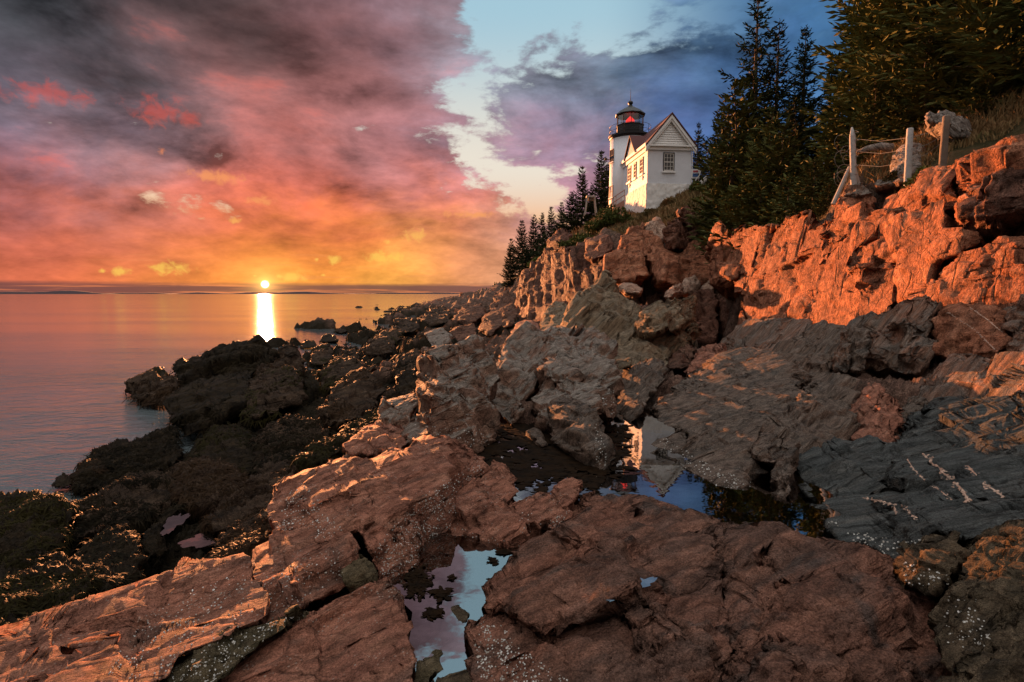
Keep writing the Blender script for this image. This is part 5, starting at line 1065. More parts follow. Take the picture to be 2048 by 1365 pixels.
TX, TY = 12.32, 61.0; TZ0 = 9.5
tower = thing('lighthouse_tower', 'round white brick lighthouse tower with a black lantern room and red beacon', 'lighthouse', (TX, TY, TZ0))
def Zt(z): return (z if z < 14 else 14 + (z - 14) * .91 if z < 19.44 else 18.95 + (z - 19.44) * .845) - TZ0
mb = MB(); mb.lathe([(2.10, Zt(9.5)), (2.06, Zt(14)), (2.02, Zt(19.05))], 72); mb.build('tower_wall', M['wbrickc'], tower, True)
mb = MB(); mb.lathe([(1.98, Zt(18.98)), (2.07, Zt(19.05)), (2.10, Zt(19.20)), (2.22, Zt(19.26)), (2.22, Zt(19.44)), (1.9, Zt(19.46))], 64); mb.build('gallery_deck', M['black'], tower)
mb = MB()
for k in range(14):
    a = 2*PI*k/14 + .2; mb.tube([(2.12*math.cos(a), 2.12*math.sin(a), Zt(19.44)), (2.12*math.cos(a), 2.12*math.sin(a), Zt(20.55))], .022, 5)
for z in (19.95, 20.55):
    mb.tube([(2.12*math.cos(2*PI*k/48), 2.12*math.sin(2*PI*k/48), Zt(z)) for k in range(49)], .020, 5)
mb.build('gallery_railing', M['black'], tower)
mb = MB(); mb.lathe([(1.40, Zt(19.44)), (1.40, Zt(20.62)), (1.46, Zt(20.64)), (1.46, Zt(20.74)), (1.30, Zt(20.76))], 10, a0=.2)
for z in (19.9, 20.3): mb.lathe([(1.415, Zt(z)), (1.425, Zt(z + .02)), (1.425, Zt(z + .05)), (1.415, Zt(z + .07))], 10, a0=.2)
mb.build('lantern_parapet', M['black'], tower)
for k in range(10):
    mb = MB(); a = .2 + 2*PI*k/10; mb.tube([(1.36*math.cos(a), 1.36*math.sin(a), Zt(20.7)), (1.36*math.cos(a), 1.36*math.sin(a), Zt(22.0))], .035, 5)
    mb.build('lantern_mullion', M['black'], tower)
mb = MB()
for k in range(10):
    a, b_ = .2 + 2*PI*k/10, .2 + 2*PI*(k+1)/10
    mb.add([(1.34*math.cos(a), 1.34*math.sin(a), Zt(20.76)), (1.34*math.cos(b_), 1.34*math.sin(b_), Zt(20.76)), (1.34*math.cos(b_), 1.34*math.sin(b_), Zt(21.95)), (1.34*math.cos(a), 1.34*math.sin(a), Zt(21.95))], [(0, 1, 2, 3)])
mb.build('lantern_glass', M['lglass'], tower)
mb = MB(); mb.lathe([(1.34, Zt(21.88)), (1.56, Zt(21.92)), (1.58, Zt(22.02)), (1.10, Zt(22.50)), (.55, Zt(22.88)), (.26, Zt(23.05)), (.20, Zt(23.2))], 10, a0=.2); rf = mb.build('lantern_roof', M['dkgreen'], tower)
mb = MB(); mb.lathe([(.14, Zt(23.15)), (.17, Zt(23.28)), (.25, Zt(23.38)), (.27, Zt(23.50)), (.22, Zt(23.64)), (.10, Zt(23.72))], 16); mb.build('vent_ball', M['black'], rf, True)
mb = MB(); mb.tube([(0, 0, Zt(23.7)), (0, 0, Zt(25.2))], [.035, .012], 6); mb.build('lightning_rod', M['black'], rf)
mb = MB(); mb.lathe([(.20, Zt(20.7)), (.42, Zt(20.80)), (.48, Zt(21.05)), (.44, Zt(21.38)), (.26, Zt(21.62)), (.08, Zt(21.85))], 14); mb.build('beacon', M['beacon'], tower, True)
mb = MB(); mb.lathe([(.16, Zt(20.3)), (.16, Zt(20.72))], 10); mb.build('lens_pedestal', M['black'], tower)
va = math.atan2(-TY, -TX)
for z, hh in ((17.15, 1.15), (13.2, 1.1)):
    a = va - R(62)
    wobj = thing('window', '', 'window', (0, 0, 0)); del wobj['label']; del wobj['category']; wobj.parent = tower; wobj.location = (2.02*math.cos(a), 2.02*math.sin(a), Zt(z)); wobj.rotation_euler = (0, 0, a)
    mb = MB(); mb.box(-.06, .03, -.33, .33, -hh/2, hh/2); mb.build('window_glass', M['darkglass'], wobj)
    mb = MB(); mb.box(-.05, .07, -.40, -.33, -hh/2-.06, hh/2+.06); mb.box(-.05, .07, .33, .40, -hh/2-.06, hh/2+.06); mb.box(-.05, .065, -.33, .33, hh/2, hh/2+.06); mb.box(-.05, .05, -.025, .025, -hh/2, hh/2); mb.box(-.05, .052, -.33, .33, -.03, .03); mb.build('window_frame', M['darkwood'], wobj)
    mb = MB(); mb.box(-.05, .14, -.48, .48, -hh/2-.16, -hh/2-.06); mb.build('window_sill', M['wpaint'], wobj)
mb = MB(); a = va - R(84); mb.tube([(2.0*math.cos(a), 2.0*math.sin(a), Zt(16.9)), (2.4*math.cos(a), 2.4*math.sin(a), Zt(16.95))], .04, 6)
mb.lathe([(.05, Zt(16.82)), (.15, Zt(16.88)), (.16, Zt(17.05)), (.06, Zt(17.15))], 10, 2.45*math.cos(a), 2.45*math.sin(a)); mb.build('fog_lamp', M['black'], tower)

HA = math.atan2(.0995, .995); HZ = 9.0
house = thing('keepers_house', 'small white brick house with a red gabled roof attached to the lighthouse tower', 'house', (12.1, 52, HZ), HA)
HW, HD = 4.08, 7.6
def Zh(z): return z - HZ
E, PK = 16.0, 18.42
mb = MB(); mb.box(0, HW, 0, HD, Zh(12.3), Zh(E)); mb.add([(0, 0, Zh(E)), (HW, 0, Zh(E)), (HW/2, 0, Zh(PK - .15)), (0, HD, Zh(E)), (HW, HD, Zh(E)), (HW/2, HD, Zh(PK - .15))], [(0, 1, 2), (5, 4, 3)])
mb.build('wall', M['wbrick'], house)
# rough rubble foundation, a little proud of the wall
nx, nz = 46, 30
def rough_face(fn, un):
    V = []; Q = []
    for i in range(un + 1):
        for j in range(nz + 1): V.append(fn(i / un, j / nz))
    for i in range(un):
        for j in range(nz): a = i*(nz+1)+j; Q.append((a, a+nz+1, a+nz+2, a+1))
    return np.array(V), np.array(Q)
mb = MB()
V1, Q1 = rough_face(lambda u, v: (u*(HW+.14)-.07, -.07, Zh(8.6 + v*3.86)), nx)
V2, Q2 = rough_face(lambda u, v: (-.07, (1-u)*(HD+.07)-.07, Zh(8.6 + v*3.86)), 70)
for V, Q, ax in ((V1, Q1, 1), (V2, Q2, 0)):
    D = rock_disp(V, .5, .16, seed=9); edge = np.ones(len(V))
    V = V.copy(); V[:, ax] -= np.abs(D) * .9
    mb.add(V, [tuple(q_) for q_ in Q])
mb.box(-.05, HW + .07, -.05, HD, Zh(8.6), Zh(12.44)); mb.build('foundation', M['rubble'], house, True)
# main roof with overhang
sl = (PK - E) / (HW / 2); ov = .30
mb = MB(); y0, y1 = -.46, HD + .1; th = .13
for s in (-1, 1):
    xe = HW/2 + s*(HW/2 + ov); ze = E - ov*sl + .05; a = [(HW/2, y0, Zh(PK+.05)), (xe, y0, Zh(ze)), (xe, y1, Zh(ze)), (HW/2, y1, Zh(PK+.05))]
    top = [(p[0], p[1], p[2] + th) for p in a]
    mb.add(a + top, [(0,1,2,3), (4,7,6,5), (0,4,5,1), (1,5,6,2), (2,6,7,3)])
roof = mb.build('roof', M['redroof'], house)
# rake boards, eave cornice and gable siding
mb = MB()
for s in (-1, 1):
    for w0, w1, yy in ((.00, .20, -.40), (.20, .36, -.30)):
        p = []
        for f in (0., 1.):
            x = HW/2 + s*f*(HW/2 + ov); z = PK - .02 - f*(HW/2 + ov)*sl
            p += [(x, z - w0*1.5), (x, z - w1*1.5)]
        mb.add([(p[0][0], yy, Zh(p[0][1])), (p[1][0], yy, Zh(p[1][1])), (p[3][0], yy, Zh(p[3][1])), (p[2][0], yy, Zh(p[2][1])),
                (p[0][0], yy+.12, Zh(p[0][1])), (p[1][0], yy+.12, Zh(p[1][1])), (p[3][0], yy+.12, Zh(p[3][1])), (p[2][0], yy+.12, Zh(p[2][1]))],
               [(0,1,2,3), (4,7,6,5), (0,4,5,1), (1,5,6,2), (2,6,7,3), (3,7,4,0)])
mb.build('rake_board', M['wpaint'], house)
mb = MB(); mb.box(-.34, HW+.34, -.36, .02, Zh(E-.32), Zh(E-.20)); mb.box(-.12, HW+.12, -.16, .01, Zh(E-.60), Zh(E-.32))
mb.box(-.34, -.02, .02, HD, Zh(E-.32), Zh(E-.20)); mb.box(-.12, -.01, .01, HD, Zh(E-.66), Zh(E-.32)); mb.box(-.335, -.24, -.35, HD, Zh(E-.20), Zh(E-.06)); mb.build('cornice', M['wpaint'], house)
mb = MB(); z = E - .20
while z < PK - .42:
    hw = (PK - .30 - z) / sl
    if hw > .05: mb.add([(HW/2-hw, -.075, Zh(z)), (HW/2+hw, -.075, Zh(z)), (HW/2+max(hw-.19/sl, .01), -.012, Zh(z+.195)), (HW/2-max(hw-.19/sl, .01), -.012, Zh(z+.195)), (HW/2-hw, -.004, Zh(z)), (HW/2+hw, -.004, Zh(z))], [(0,1,2,3), (0,4,5,1)])
    z += .195
mb.build('gable_siding', M['wpaint'], house)
# cross gable on the seaward side
ya, yb, zp = 2.5, 5.7, 17.6; ym = (ya + yb) / 2
mb = MB(); xo = -.26; z = E - .12
mb.add([(xo+.02, ya, Zh(E-.18)), (xo+.02, yb, Zh(E-.18)), (xo+.02, ym, Zh(zp))], [(0, 2, 1)])
while z < zp - .2:
    f = (zp - z) / (zp - E + .18); f2 = (zp - z - .13) / (zp - E + .18)
    mb.add([(xo-.03, ym-(ym-ya)*f*.93, Zh(z)), (xo-.03, ym+(yb-ym)*f*.93, Zh(z)), (xo, ym+(yb-ym)*f2*.93, Zh(z+.13)), (xo, ym-(ym-ya)*f2*.93, Zh(z+.13))], [(0, 3, 2, 1)])
    z += .13
mb.build('cross_gable_siding', M['wpaint'], house)
mb = MB(); xr = (zp - E) / sl + .1
for yy in (ya - .25, yb + .25):
    zb = E - .28
    mb.add([(xo-.18, yy, Zh(zb)), (xo-.18, ym, Zh(zp+.14)), (xr, ym, Zh(zp+.14)), (-.1, yy, Zh(zb)), (xo-.18, yy, Zh(zb-.12)), (xo-.18, ym, Zh(zp+.02))], [(0,1,2,3), (0,4,5,1)])
mb.build('cross_gable_roof', M['redroof'], house)
def window(parent, face, c, z0, z1, w, rows=4, cols=3):
    """face 'f' front wall (y=0) or 'l' left wall (x=0); c = centre along the wall"""
    wo = bpy.data.objects.new('window', None); COL.objects.link(wo); wo.parent = parent
    wo.location = (c, 0, Zh(z0)) if face == 'f' else (0, c, Zh(z0)); wo.rotation_euler = (0, 0, 0 if face == 'f' else -PI/2)
    h = z1 - z0; k = w / 2
    mb = MB(); mb.box(-k, k, -.012, .03, 0, h); mb.build('window_glass', M['darkglass'], wo)
    mb = MB(); mb.box(-k-.07, -k, -.06, .02, -.05, h+.09); mb.box(k, k+.07, -.06, .02, -.05, h+.09); mb.box(-k, k, -.058, .02, h, h+.09); mb.build('window_surround', M['darkwood'], wo)
    mb = MB()
    mb.box(-k, -k+.05, -.04, 0, 0, h); mb.box(k-.05, k, -.04, 0, 0, h); mb.box(-k+.05, k-.05, -.039, 0, 0, .06); mb.box(-k+.05, k-.05, -.039, 0, h-.06, h); mb.box(-k+.05, k-.05, -.05, 0, h/2-.035, h/2+.035)
    for i in range(1, cols): x = -k + w*i/cols; mb.box(x-.014, x+.014, -.034, 0, .06, h-.06)
    for j in (1, 3): z = h*j/4; mb.box(-k+.05, k-.05, -.032, 0, z-.014, z+.014)
    mb.build('window_sash', M['sash'], wo)
    mb = MB(); mb.box(-k-.17, k+.17, -.15, .01, -.20, -.05); mb.build('window_sill', M['wpaint'], wo)
window(house, 'f', 1.97, 13.62, 15.12, .90)
window(house, 'l', 1.55, 13.62, 14.98, .85); window(house, 'l', 3.45, 13.62, 14.98, .62, cols=2); window(house, 'l', 5.25, 13.62, 14.98, .85)
for c in (1.2, 5.1):
    mb = MB(); mb.box(-.10, .0, c-.10, c+.10, Zh(13.10), Zh(13.34)); mb.box(-.06, .001, c-.05, c+.05, Zh(12.95), Zh(13.10)); mb.build('wall_vent', M['wpaint'], house)
mb = MB(); mb.tube([(HW+.05, -.06, Zh(E-.35)), (HW+.05, -.06, Zh(12.6))], .045, 8); mb.build('downpipe', M['wpaint'], house)

# handrail and brick landing beside the tower foot
def zpx(py, d): _, _, z = rays(1024, py); return CZ + float(z) * d
rail = thing('handrail', 'brown pipe handrail climbing to the tower door', 'railing', tuple(at(1225, 412, 53.5)))
L0 = rail.location
mb = MB()
for dy in (0, 10): mb.tube([at(1213, 404 + dy, 55) - L0, at(1226, 396 + dy, 54.5) - L0, at(1250, 380 + dy, 53.5) - L0], .035, 6)
mb.build('rail', M['redbrick'], rail)
for x_, y_, d_ in ((1227, 396, 54.4), (1232, 392, 54.2), (1249, 381, 53.5)):
    mb = MB(); p = at(x_, y_, d_) - L0; mb.tube([p, (p.x, p.y, p.z - 1.5)], .03, 6); mb.build('post', M['brownwood'], rail)
mb = MB(); p0, p1 = at(1226, 414, 53.6), at(1249, 400, 52.6)
mb.add([(p0.x, p0.y, p0.z-2), (p1.x, p1.y, p1.z-2), (p1.x, p1.y, p1.z), (p0.x, p0.y, p0.z), (p0.x+.1, p0.y+1, p0.z-2), (p1.x+.1, p1.y+1, p1.z-2), (p1.x+.1, p1.y+1, p1.z), (p0.x+.1, p0.y+1, p0.z)],
       [(0,1,2,3), (5,4,7,6), (3,2,6,7), (0,3,7,4), (1,5,6,2)])
tag(mb.build('brick_wall', M['redbrick']), 'low sloping brick landing wall at the foot of the tower', 'wall')
# wooden stand on the slope
p = at(1181, 418, 56); st = thing('wooden_stand', 'weathered wooden stand on splayed legs above the bushes', 'stand', tuple(p))
mb = MB(); mb.box(-.42, .42, -.35, .35, 1.05, 1.22); mb.build('top', M['oldwood'], st)
mb = MB(); mb.box(-.25, .25, -.2, .2, .75, 1.05); mb.build('box', M['brownwood'], st)
for sx in (-1, 1):
    for sy in (-1, 1):
        mb = MB(); mb.tube([(sx*.34, sy*.28, 1.06), (sx*.55, sy*.42, -.6)], .06, 5); mb.build('leg', M['oldwood'], st)
# notice board and boardwalk rail right of the house
p = at(1391, 349, 57); sg = thing('notice_board', 'small white notice board with red and blue panels right of the house', 'sign', tuple(p - Vector((0, 0, .9))))
M['signred'] = flat_mat('sign_red', (.45,.05,.06), .5); M['signblue'] = flat_mat('sign_blue', (.06,.14,.35), .5)
mb = MB(); mb.box(-.42, .42, 0, .05, .5, 1.4); mb.build('board', M['wpaint'], sg)
mb = MB(); mb.box(-.24, .24, -.02, -.002, 1.08, 1.26); mb.build('red_panel', M['signred'], sg)
mb = MB(); mb.box(-.28, .28, -.02, -.002, .66, .98); mb.build('blue_panel', M['signblue'], sg)
for s in (-.36, .36):
    mb = MB(); mb.box(s-.04, s+.04, .052, .12, -1.2, 1.4); mb.build('post', M['oldwood'], sg)
p = at(1405, 362, 52); bw = thing('boardwalk_rail', 'slanting wooden boardwalk rail disappearing behind the spruces', 'railing', tuple(p))
mb = MB(); mb.tube([at(1384, 370, 53) - p, at(1399, 351, 55) - p, at(1402, 340, 58) - p], .06, 6); mb.tube([at(1396, 373, 52) - p, at(1414, 352, 52) - p], .05, 6); mb.build('rail', M['oldwood'], bw)
mb = MB(); q4 = [at(1397, 372, 51.5) - p, at(1414, 358, 51.5) - p, at(1412, 352, 53) - p, at(1399, 363, 53) - p]; mb.add(q4 + [v - Vector((0, 0, .15)) for v in q4], [(0,1,2,3), (0,4,5,1), (7,6,5,4)]); mb.build('deck', M['oldwood'], bw)

# ------------------------------------------------------------------ fence posts, wire and driftwood
def post_mesh(h, r, tip, lean, seed):
    rnd = random.Random(seed); prof = [(r*1.02, -.5), (r*1.03, 0), (r*.98, h*.3), (r, h*.6), (r*.95, h - (.22 if tip else .02))] + ([(.02, h)] if tip else [(r*.8, h)])
    n = 14; V = []; Fs = []
    for rr, z in prof:
        for i in range(n):
            a = 2*PI*i/n; q_ = rr * (1 + .06*math.sin(3*a + z*2) + rnd.uniform(-.03, .03)); V.append((q_*math.cos(a) + lean*z, q_*math.sin(a), z))
    for j in range(len(prof)-1):
        for i in range(n): Fs.append((j*n+i, j*n+(i+1) % n, (j+1)*n+(i+1) % n, (j+1)*n+i))
    Fs.append(tuple((len(prof)-1)*n + i for i in range(n))); m_ = MB(); m_.add(V, Fs); return m_
M['postwood'] = flat_mat('pale_grey_post_wood', (.36,.345,.33), .8, .25, .30, 9., .8)
def fence_post(label, top, bot, d, w, tip, mat):
    d = wd(bot[0], d); p0, p1 = at(*bot, d), at(*top, d); h = p1.z - p0.z; t_ = thing('fence_post', label, 'post', tuple(p0), 0., None)
    post_mesh(h, w / F * d / 2, tip, (p1.x - p0.x) / h, 3).build('post', M[mat], t_, True)
    return t_, h
fp, h1 = fence_post('pale fence post sharpened to a point with wire wrapped round it', (1704, 255), (1708, 374), 17.5, 11, True, 'postwood')
fp2, h2 = fence_post('pale flat topped fence post with a checked grey face', (1820, 257), (1816, 348), 16.0, 12, False, 'postwood')
fp3, h3 = fence_post('dark fence post standing in front of the bleached stump', (1893, 232), (1888, 300), 15.6, 13, False, 'brownwood')
M['wire'] = flat_mat('rusty_wire', (.20,.18,.16), .6, .4, .3, 9.)
r1 = 11/F*wd(1706, 17.5)/2
for z in (.35, .55, .8, .95, 1.2, 1.4):
    mb = MB(); mb.tube([(r1*1.1*math.cos(2*PI*k/16) - .033*z, r1*1.1*math.sin(2*PI*k/16), z + .05*math.sin(2*PI*k/16)) for k in range(17)], .005, 4)
    mb.build('wire_wrap', M['wire'], fp)
for lb, a_, b_ in (('thin grey brace stick leaning against the pointed post from the left', (1705, 333), (1672, 400)), ('dark brace stick behind the pointed post on its right', (1711, 322), (1725, 372))):
    p0 = at(*b_, wd(1706, 17.4)); mb = MB(); mb.tube([at(*a_, wd(1706, 17.55)) - p0 + Vector((0, .12, 0)), (0, .12, -.1)], [.05, .06], 7)
    o = mb.build('brace_stick', M['oldwood'], loc=tuple(p0)); tag(o, lb, 'stick')
mb = MB(); p0 = at(1684, 330, wd(1690, 17.7))
for k in range(7):
    c = at(random.uniform(1680, 1696), random.choice([random.uniform(285, 330), random.uniform(345, 368)]), wd(1690, 17.7)) - p0; rr = random.uniform(.10, .24); tl = random.uniform(-.6, .6)
    mb.tube([c + Vector((rr*math.cos(2*PI*j/20), .25*rr*math.sin(2*PI*j/20 + tl), rr*1.15*math.sin(2*PI*j/20))) for j in range(21)], .0042, 4)
tag(mb.build('wire_coil', M['wire'], loc=tuple(p0)), 'tangled loops of old fence wire hanging left of the pointed post', 'wire')
mb = MB(); p0 = at(1706, 300, wd(1706, 17.5))
for ya_, yb_, yc_ in ((278, 276, 250), (303, 300, 270), (330, 325, 282)):
    pts = [at(a_, b_, wd(a_, c_)) for a_, b_, c_ in ((1708, ya_, 17.5), (1760, (ya_ + yb_)/2 + 6, 16.8), (1816, yb_, 16.0), (1855, (yb_ + yc_)/2 + 4, 15.8), (1889, yc_, 15.6))]
    mb.tube([q_ - p0 for q_ in pts], .004, 4)
tag(mb.build('fence_wire', M['wire'], loc=tuple(p0)), 'slack wire strands strung between the three fence posts', 'wire')
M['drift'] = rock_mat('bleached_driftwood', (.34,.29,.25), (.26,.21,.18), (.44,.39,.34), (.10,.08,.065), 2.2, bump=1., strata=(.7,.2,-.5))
K('driftwood_stump','bleached twisted tree stump lying behind the dark fence post','drift',[(1850,234),(1862,222),(1885,220),(1905,228),(1925,240),(1935,262),(1930,278),(1910,275),(1893,272),(1880,258),(1872,246),(1858,244)] and [(1849,236,17.6),(1862,222,17.6),(1885,219,17.6),(1905,228,17.7),(1930,240,17.9),(1945,262,18.0),(1938,280,17.8),(1910,277,17.3),(1892,276,17.2),(1879,258,17.2),(1870,246,17.3),(1858,246,17.4)],[(1895,245,17.0),(1920,258,17.3)],cat='stump',size=.30,amp=.34,strata=(.8,.2,-.5),aniso=3,thick=.8,rnd=6)
K('driftwood_pile','heap of bleached driftwood stacked behind the flat topped post','drift',[(1778,345,17.6),(1785,312,18.0),(1800,292,18.3),(1825,284,18.3),(1846,296,18.0),(1850,312,17.5),(1840,330,17.1),(1830,350,16.8),(1800,356,16.9)],[(1815,318,17.3)],cat='driftwood',size=.26,amp=.38,strata=(.9,.2,.3),aniso=4,thick=.7,rnd=6)
mb = MB(); p0 = at(1745, 300, wd(1745, 17.6))
mb.tube([at(a_, b_, wd(a_, c_)) - p0 for a_, b_, c_ in ((1712, 306, 17.6), (1735, 298, 17.6), (1762, 293, 17.7), (1784, 297, 17.8))], [.05, .08, .10, .12], 8)
tag(mb.build('driftwood_log', M['drift'], loc=tuple(p0), smooth=True), 'crooked grey driftwood branch lying between the pointed and flat topped posts', 'driftwood')
for lb, ol, mt in [('flat grey rock right of the footing stone below the driftwood','[(1745,366,17.1),(1770,358,17.3),(1800,362,17.0),(1795,372,16.7),(1755,376,16.8)]','grey'),
                   ('small reddish wedge rock under the flat topped post','[(1770,362,17.4),(1788,338,17.6),(1795,352,17.2),(1788,364,17.0)]','cliffdark'),
                   ('grey pointed rock beside the small reddish wedge','[(1785,366,16.7),(1800,348,16.8),(1818,346,16.6),(1815,360,16.3),(1798,370,16.3)]','grey')]:
    K('ledge_stone', lb, mt, eval(ol), [], cat='stone', size=.3, thick=.6)
# ------------------------------------------------------------------ spruces
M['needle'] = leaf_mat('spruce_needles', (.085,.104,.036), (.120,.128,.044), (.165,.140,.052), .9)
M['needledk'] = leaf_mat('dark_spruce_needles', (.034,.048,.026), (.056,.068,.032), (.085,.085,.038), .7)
M['bark'] = flat_mat('spruce_bark', (.085,.065,.052), .9, .2, .4, 6., 1.)
def spruce_arrays(seed, H=10., rmax=2.6, levels=34, per=6, twigs=12, first=.05, open_=.0, power=.85):
    """crown as many needle sprays on drooping branches; trunk with bare limbs"""
    g = np.random.default_rng(seed); B0 = []; D0 = []; S0 = []
    tb = MB()
    tb.tube([(0, 0, -.6), (0, 0, H*.35), (g.normal(0, .05), g.normal(0, .05), H*.7), (0, 0, H*.99)], [H*.017, H*.013, H*.007, .012], 7)
    side = g.uniform(0, 2*PI)
    for lv in range(levels):
        f = first + (1 - first) * (lv + g.uniform(-.4, .4)) / levels
        if f >= .985 or f < first * .5: continue
        n_ = max(3, int(per * (1 - .45*f)))
        for k in range(n_):
            if g.random() < open_: continue
            a = 2*PI*(k + g.uniform(-.35, .35))/n_ + lv*2.4
            L = rmax * (1 - f)**power * g.uniform(.55, 1.18) + .10
            L *= 1 + .22*math.cos(a - side)
            if f < .12: L *= .75
            z0 = f*H; up = -.32 + .95*f + g.normal(0, .10)
            da = np.array([math.cos(a), math.sin(a), 0.])
            pts = []
            for s_ in np.linspace(0, 1, 6):
                zz = z0 + L*(up*s_ + .30*s_*s_*(1 - f) - .12*math.sin(s_*PI))
                pts.append(da*L*s_ + np.array([0, 0, zz]))
            pts = np.array(pts)
            tb.tube([pts[0], pts[2], pts[4]], [.012*H*.12 + .012, .012, .006], 4)
            m_ = max(3, int(twigs * (L / rmax)**.6 * g.uniform(.8, 1.2)))
            for s_ in np.linspace(.14, 1.0, m_):
                i = min(int(s_*5), 4); w = s_*5 - i; p = pts[i]*(1-w) + pts[i+1]*w
                t_ = pts[i+1] - pts[i]; t_ /= np.linalg.norm(t_)
                sd = np.cross(t_, [0, 0, 1.]); sd /= max(np.linalg.norm(sd), 1e-6)
                for sg_ in ((-1, 1) if s_ < .97 else (0,)):
                    dirv = t_*.75 + sd*sg_*g.uniform(.45, 1.0) + np.array([0, 0, g.normal(-.12, .22)])
                    dirv /= np.linalg.norm(dirv)
                    ln = (.16 + .26*L*(1 - .55*s_)) * g.uniform(.6, 1.3)
                    q_ = p.copy(); nseg = max(1, int(ln / .20))
                    for _s in range(nseg):
                        B0.append(q_ + g.normal(0, .015, 3)); D0.append(dirv + g.normal(0, .14, 3)); S0.append(min(ln / nseg, .26) * g.uniform(1.0, 1.45)); q_ = q_ + dirv*ln/nseg
    for _ in range(14):   # leader
        B0.append(np.array([0, 0, H*g.uniform(.93, 1.0)])); D0.append(np.array([g.normal(0, .5), g.normal(0, .5), 1.])); S0.append(.16)
    B0 = np.array(B0); D0 = np.array(D0); D0 /= np.linalg.norm(D0, axis=1, keepdims=True); S0 = np.array(S0)[:, None]
    r1 = np.cross(D0, np.array([0, 0, 1.]) + g.normal(0, .32, D0.shape)); r1 /= np.maximum(np.linalg.norm(r1, axis=1, keepdims=True), 1e-6); r2 = r1*.6 + np.cross(D0, r1)*.8*g.choice([-1, 1], (len(D0), 1))
    V = []; W = .17
    for r_ in (r1, r2):
        V += [B0 - D0*S0*.12, B0 + D0*S0*.45 + r_*S0*W, B0 + D0*S0*1.05, B0 + D0*S0*.38 - r_*S0*W]
    V = np.stack(V, 1).reshape(-1, 3); b_ = (np.arange(len(B0))*8)[:, None]
    Q = np.concatenate([b_ + np.array([[0, 1, 2, 3]]), b_ + np.array([[4, 5, 6, 7]])])
    return V, Q, tb
VAR = []
for i, kw in enumerate([dict(seed=1, H=12, rmax=3.0, levels=40, per=7, twigs=15, first=.10, open_=.22), dict(seed=2, H=12, rmax=2.5, levels=42, per=7, twigs=15, first=.07, open_=.10),
                        dict(seed=3, H=6, rmax=2.0, levels=24, per=7, twigs=13, first=.02, open_=.05, power=.8), dict(seed=4, H=4, rmax=1.7, levels=18, per=7, twigs=13, first=.0, open_=.05, power=.75),
                        dict(seed=5, H=8, rmax=1.9, levels=34, per=8, twigs=14, first=.05, open_=.10, power=.9), dict(seed=6, H=8, rmax=1.7, levels=34, per=8, twigs=14, first=.05, open_=.08),
                        dict(seed=7, H=12, rmax=3.4, levels=44, per=8, twigs=16, first=.03, open_=.06, power=.7)]):
    V, Q, tb = spruce_arrays(**kw)
    VAR.append((V, Q, tb, kw['H'])); 
MESH = {}
def spruce(label, px, d, top=None, H=None, var=0, dark=False, rot=None, group=None, lean=0., wide=1.):
    d = wd(px, d); x = float(rays(px, 430)[0]) * d; z = ground_z(x, d) - .15
    if top is not None: H = zpx(top, d) - z
    V, Q, tb, h0 = VAR[var]; s = H / h0
    t_ = thing('spruce_tree', label, 'tree', (x, d, z), random.uniform(0, 6.28) if rot is None else rot, group)
    t_.scale = (s*wide, s*wide, s); t_.rotation_euler[1] = lean
    for part in ('crown', 'trunk'):
        key = (var, part, dark)
        if key not in MESH:
            o = mesh_obj('crown', V, Q, M['needledk' if dark else 'needle'], smooth=False) if part == 'crown' else tb.build('trunk', M['bark'], smooth=True)
            MESH[key] = o.data
        else:
            o = bpy.data.objects.new(part, MESH[key]); COL.objects.link(o)
        o.parent = t_
    return t_
G1 = 'spruces on the slope right of the lighthouse'; G2 = 'spruces on the slope left of the lighthouse'
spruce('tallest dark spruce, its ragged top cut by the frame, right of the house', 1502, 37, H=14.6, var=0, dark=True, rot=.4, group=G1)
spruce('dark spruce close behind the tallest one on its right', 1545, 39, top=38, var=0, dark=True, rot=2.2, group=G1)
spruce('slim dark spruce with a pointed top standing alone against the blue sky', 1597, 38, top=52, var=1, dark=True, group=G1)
spruce('mid sized spruce in front of the tallest dark spruce', 1460, 29.5, top=165, var=2, group=G1, rot=1.)
spruce('olive spruce in front of the slim pointed one', 1540, 29, top=215, var=2, group=G1)
spruce('young spruce with a bare leader tip low in front of the dark trees', 1560, 25, top=255, var=3, group=G1)
spruce('broad low spruce spreading over the grass by the boardwalk rail', 1452, 31, top=300, var=3, group=G1, wide=1.1)
spruce('low spreading spruce on the cliff edge behind the pointed boulder', 1474, 25.5, top=375, var=3, group=G1, wide=1.2)
spruce('dense young spruce at the cliff edge under the bare leader tip', 1520, 24, top=335, var=3, group=G1, wide=1.3)
spruce('dense young spruce just left of the pointed fence post', 1625, 21.5, top=318, var=3, group=G1, wide=1.25)
spruce('short bushy spruce at the foot of the pointed fence post', 1655, 20.2, top=365, var=3, group=G1, wide=1.2)
spruce('bushy young spruce low between the two cliff edge ones', 1575, 22.6, top=352, var=3, group=G1, wide=1.3)
spruce('golden green spruce with a bare leader rising behind the pointed post', 1668, 27, top=160, var=2, group=G1)
spruce('dark spruce filling the gap behind the golden green one', 1650, 40, top=105, var=1, dark=True, group=G1)
spruce('tall dark spruce at the top edge, first of the big wood at right', 1722, 33, H=14.5, var=1, dark=True, group=G1)
spruce('huge spreading spruce behind the flat topped post', 1785, 26, H=13.5, var=6, group=G1, rot=.5)
spruce('huge spruce in the top right corner behind the stump', 1900, 24, H=13, var=6, group=G1, rot=2.)
spruce('large spruce at the right edge of the picture', 2010, 21, H=12, var=6, group=G1, rot=3.6)
spruce('tall spruce between the two huge ones, further back', 1845, 31, H=15, var=0, group=G1, rot=1.1)
spruce('tall back row spruce near the right edge', 1960, 30, H=15, var=1, group=G1)
spruce('spruce just outside the right edge whose boughs hang into view', 2085, 19, H=11, var=6, group=G1, rot=5.)
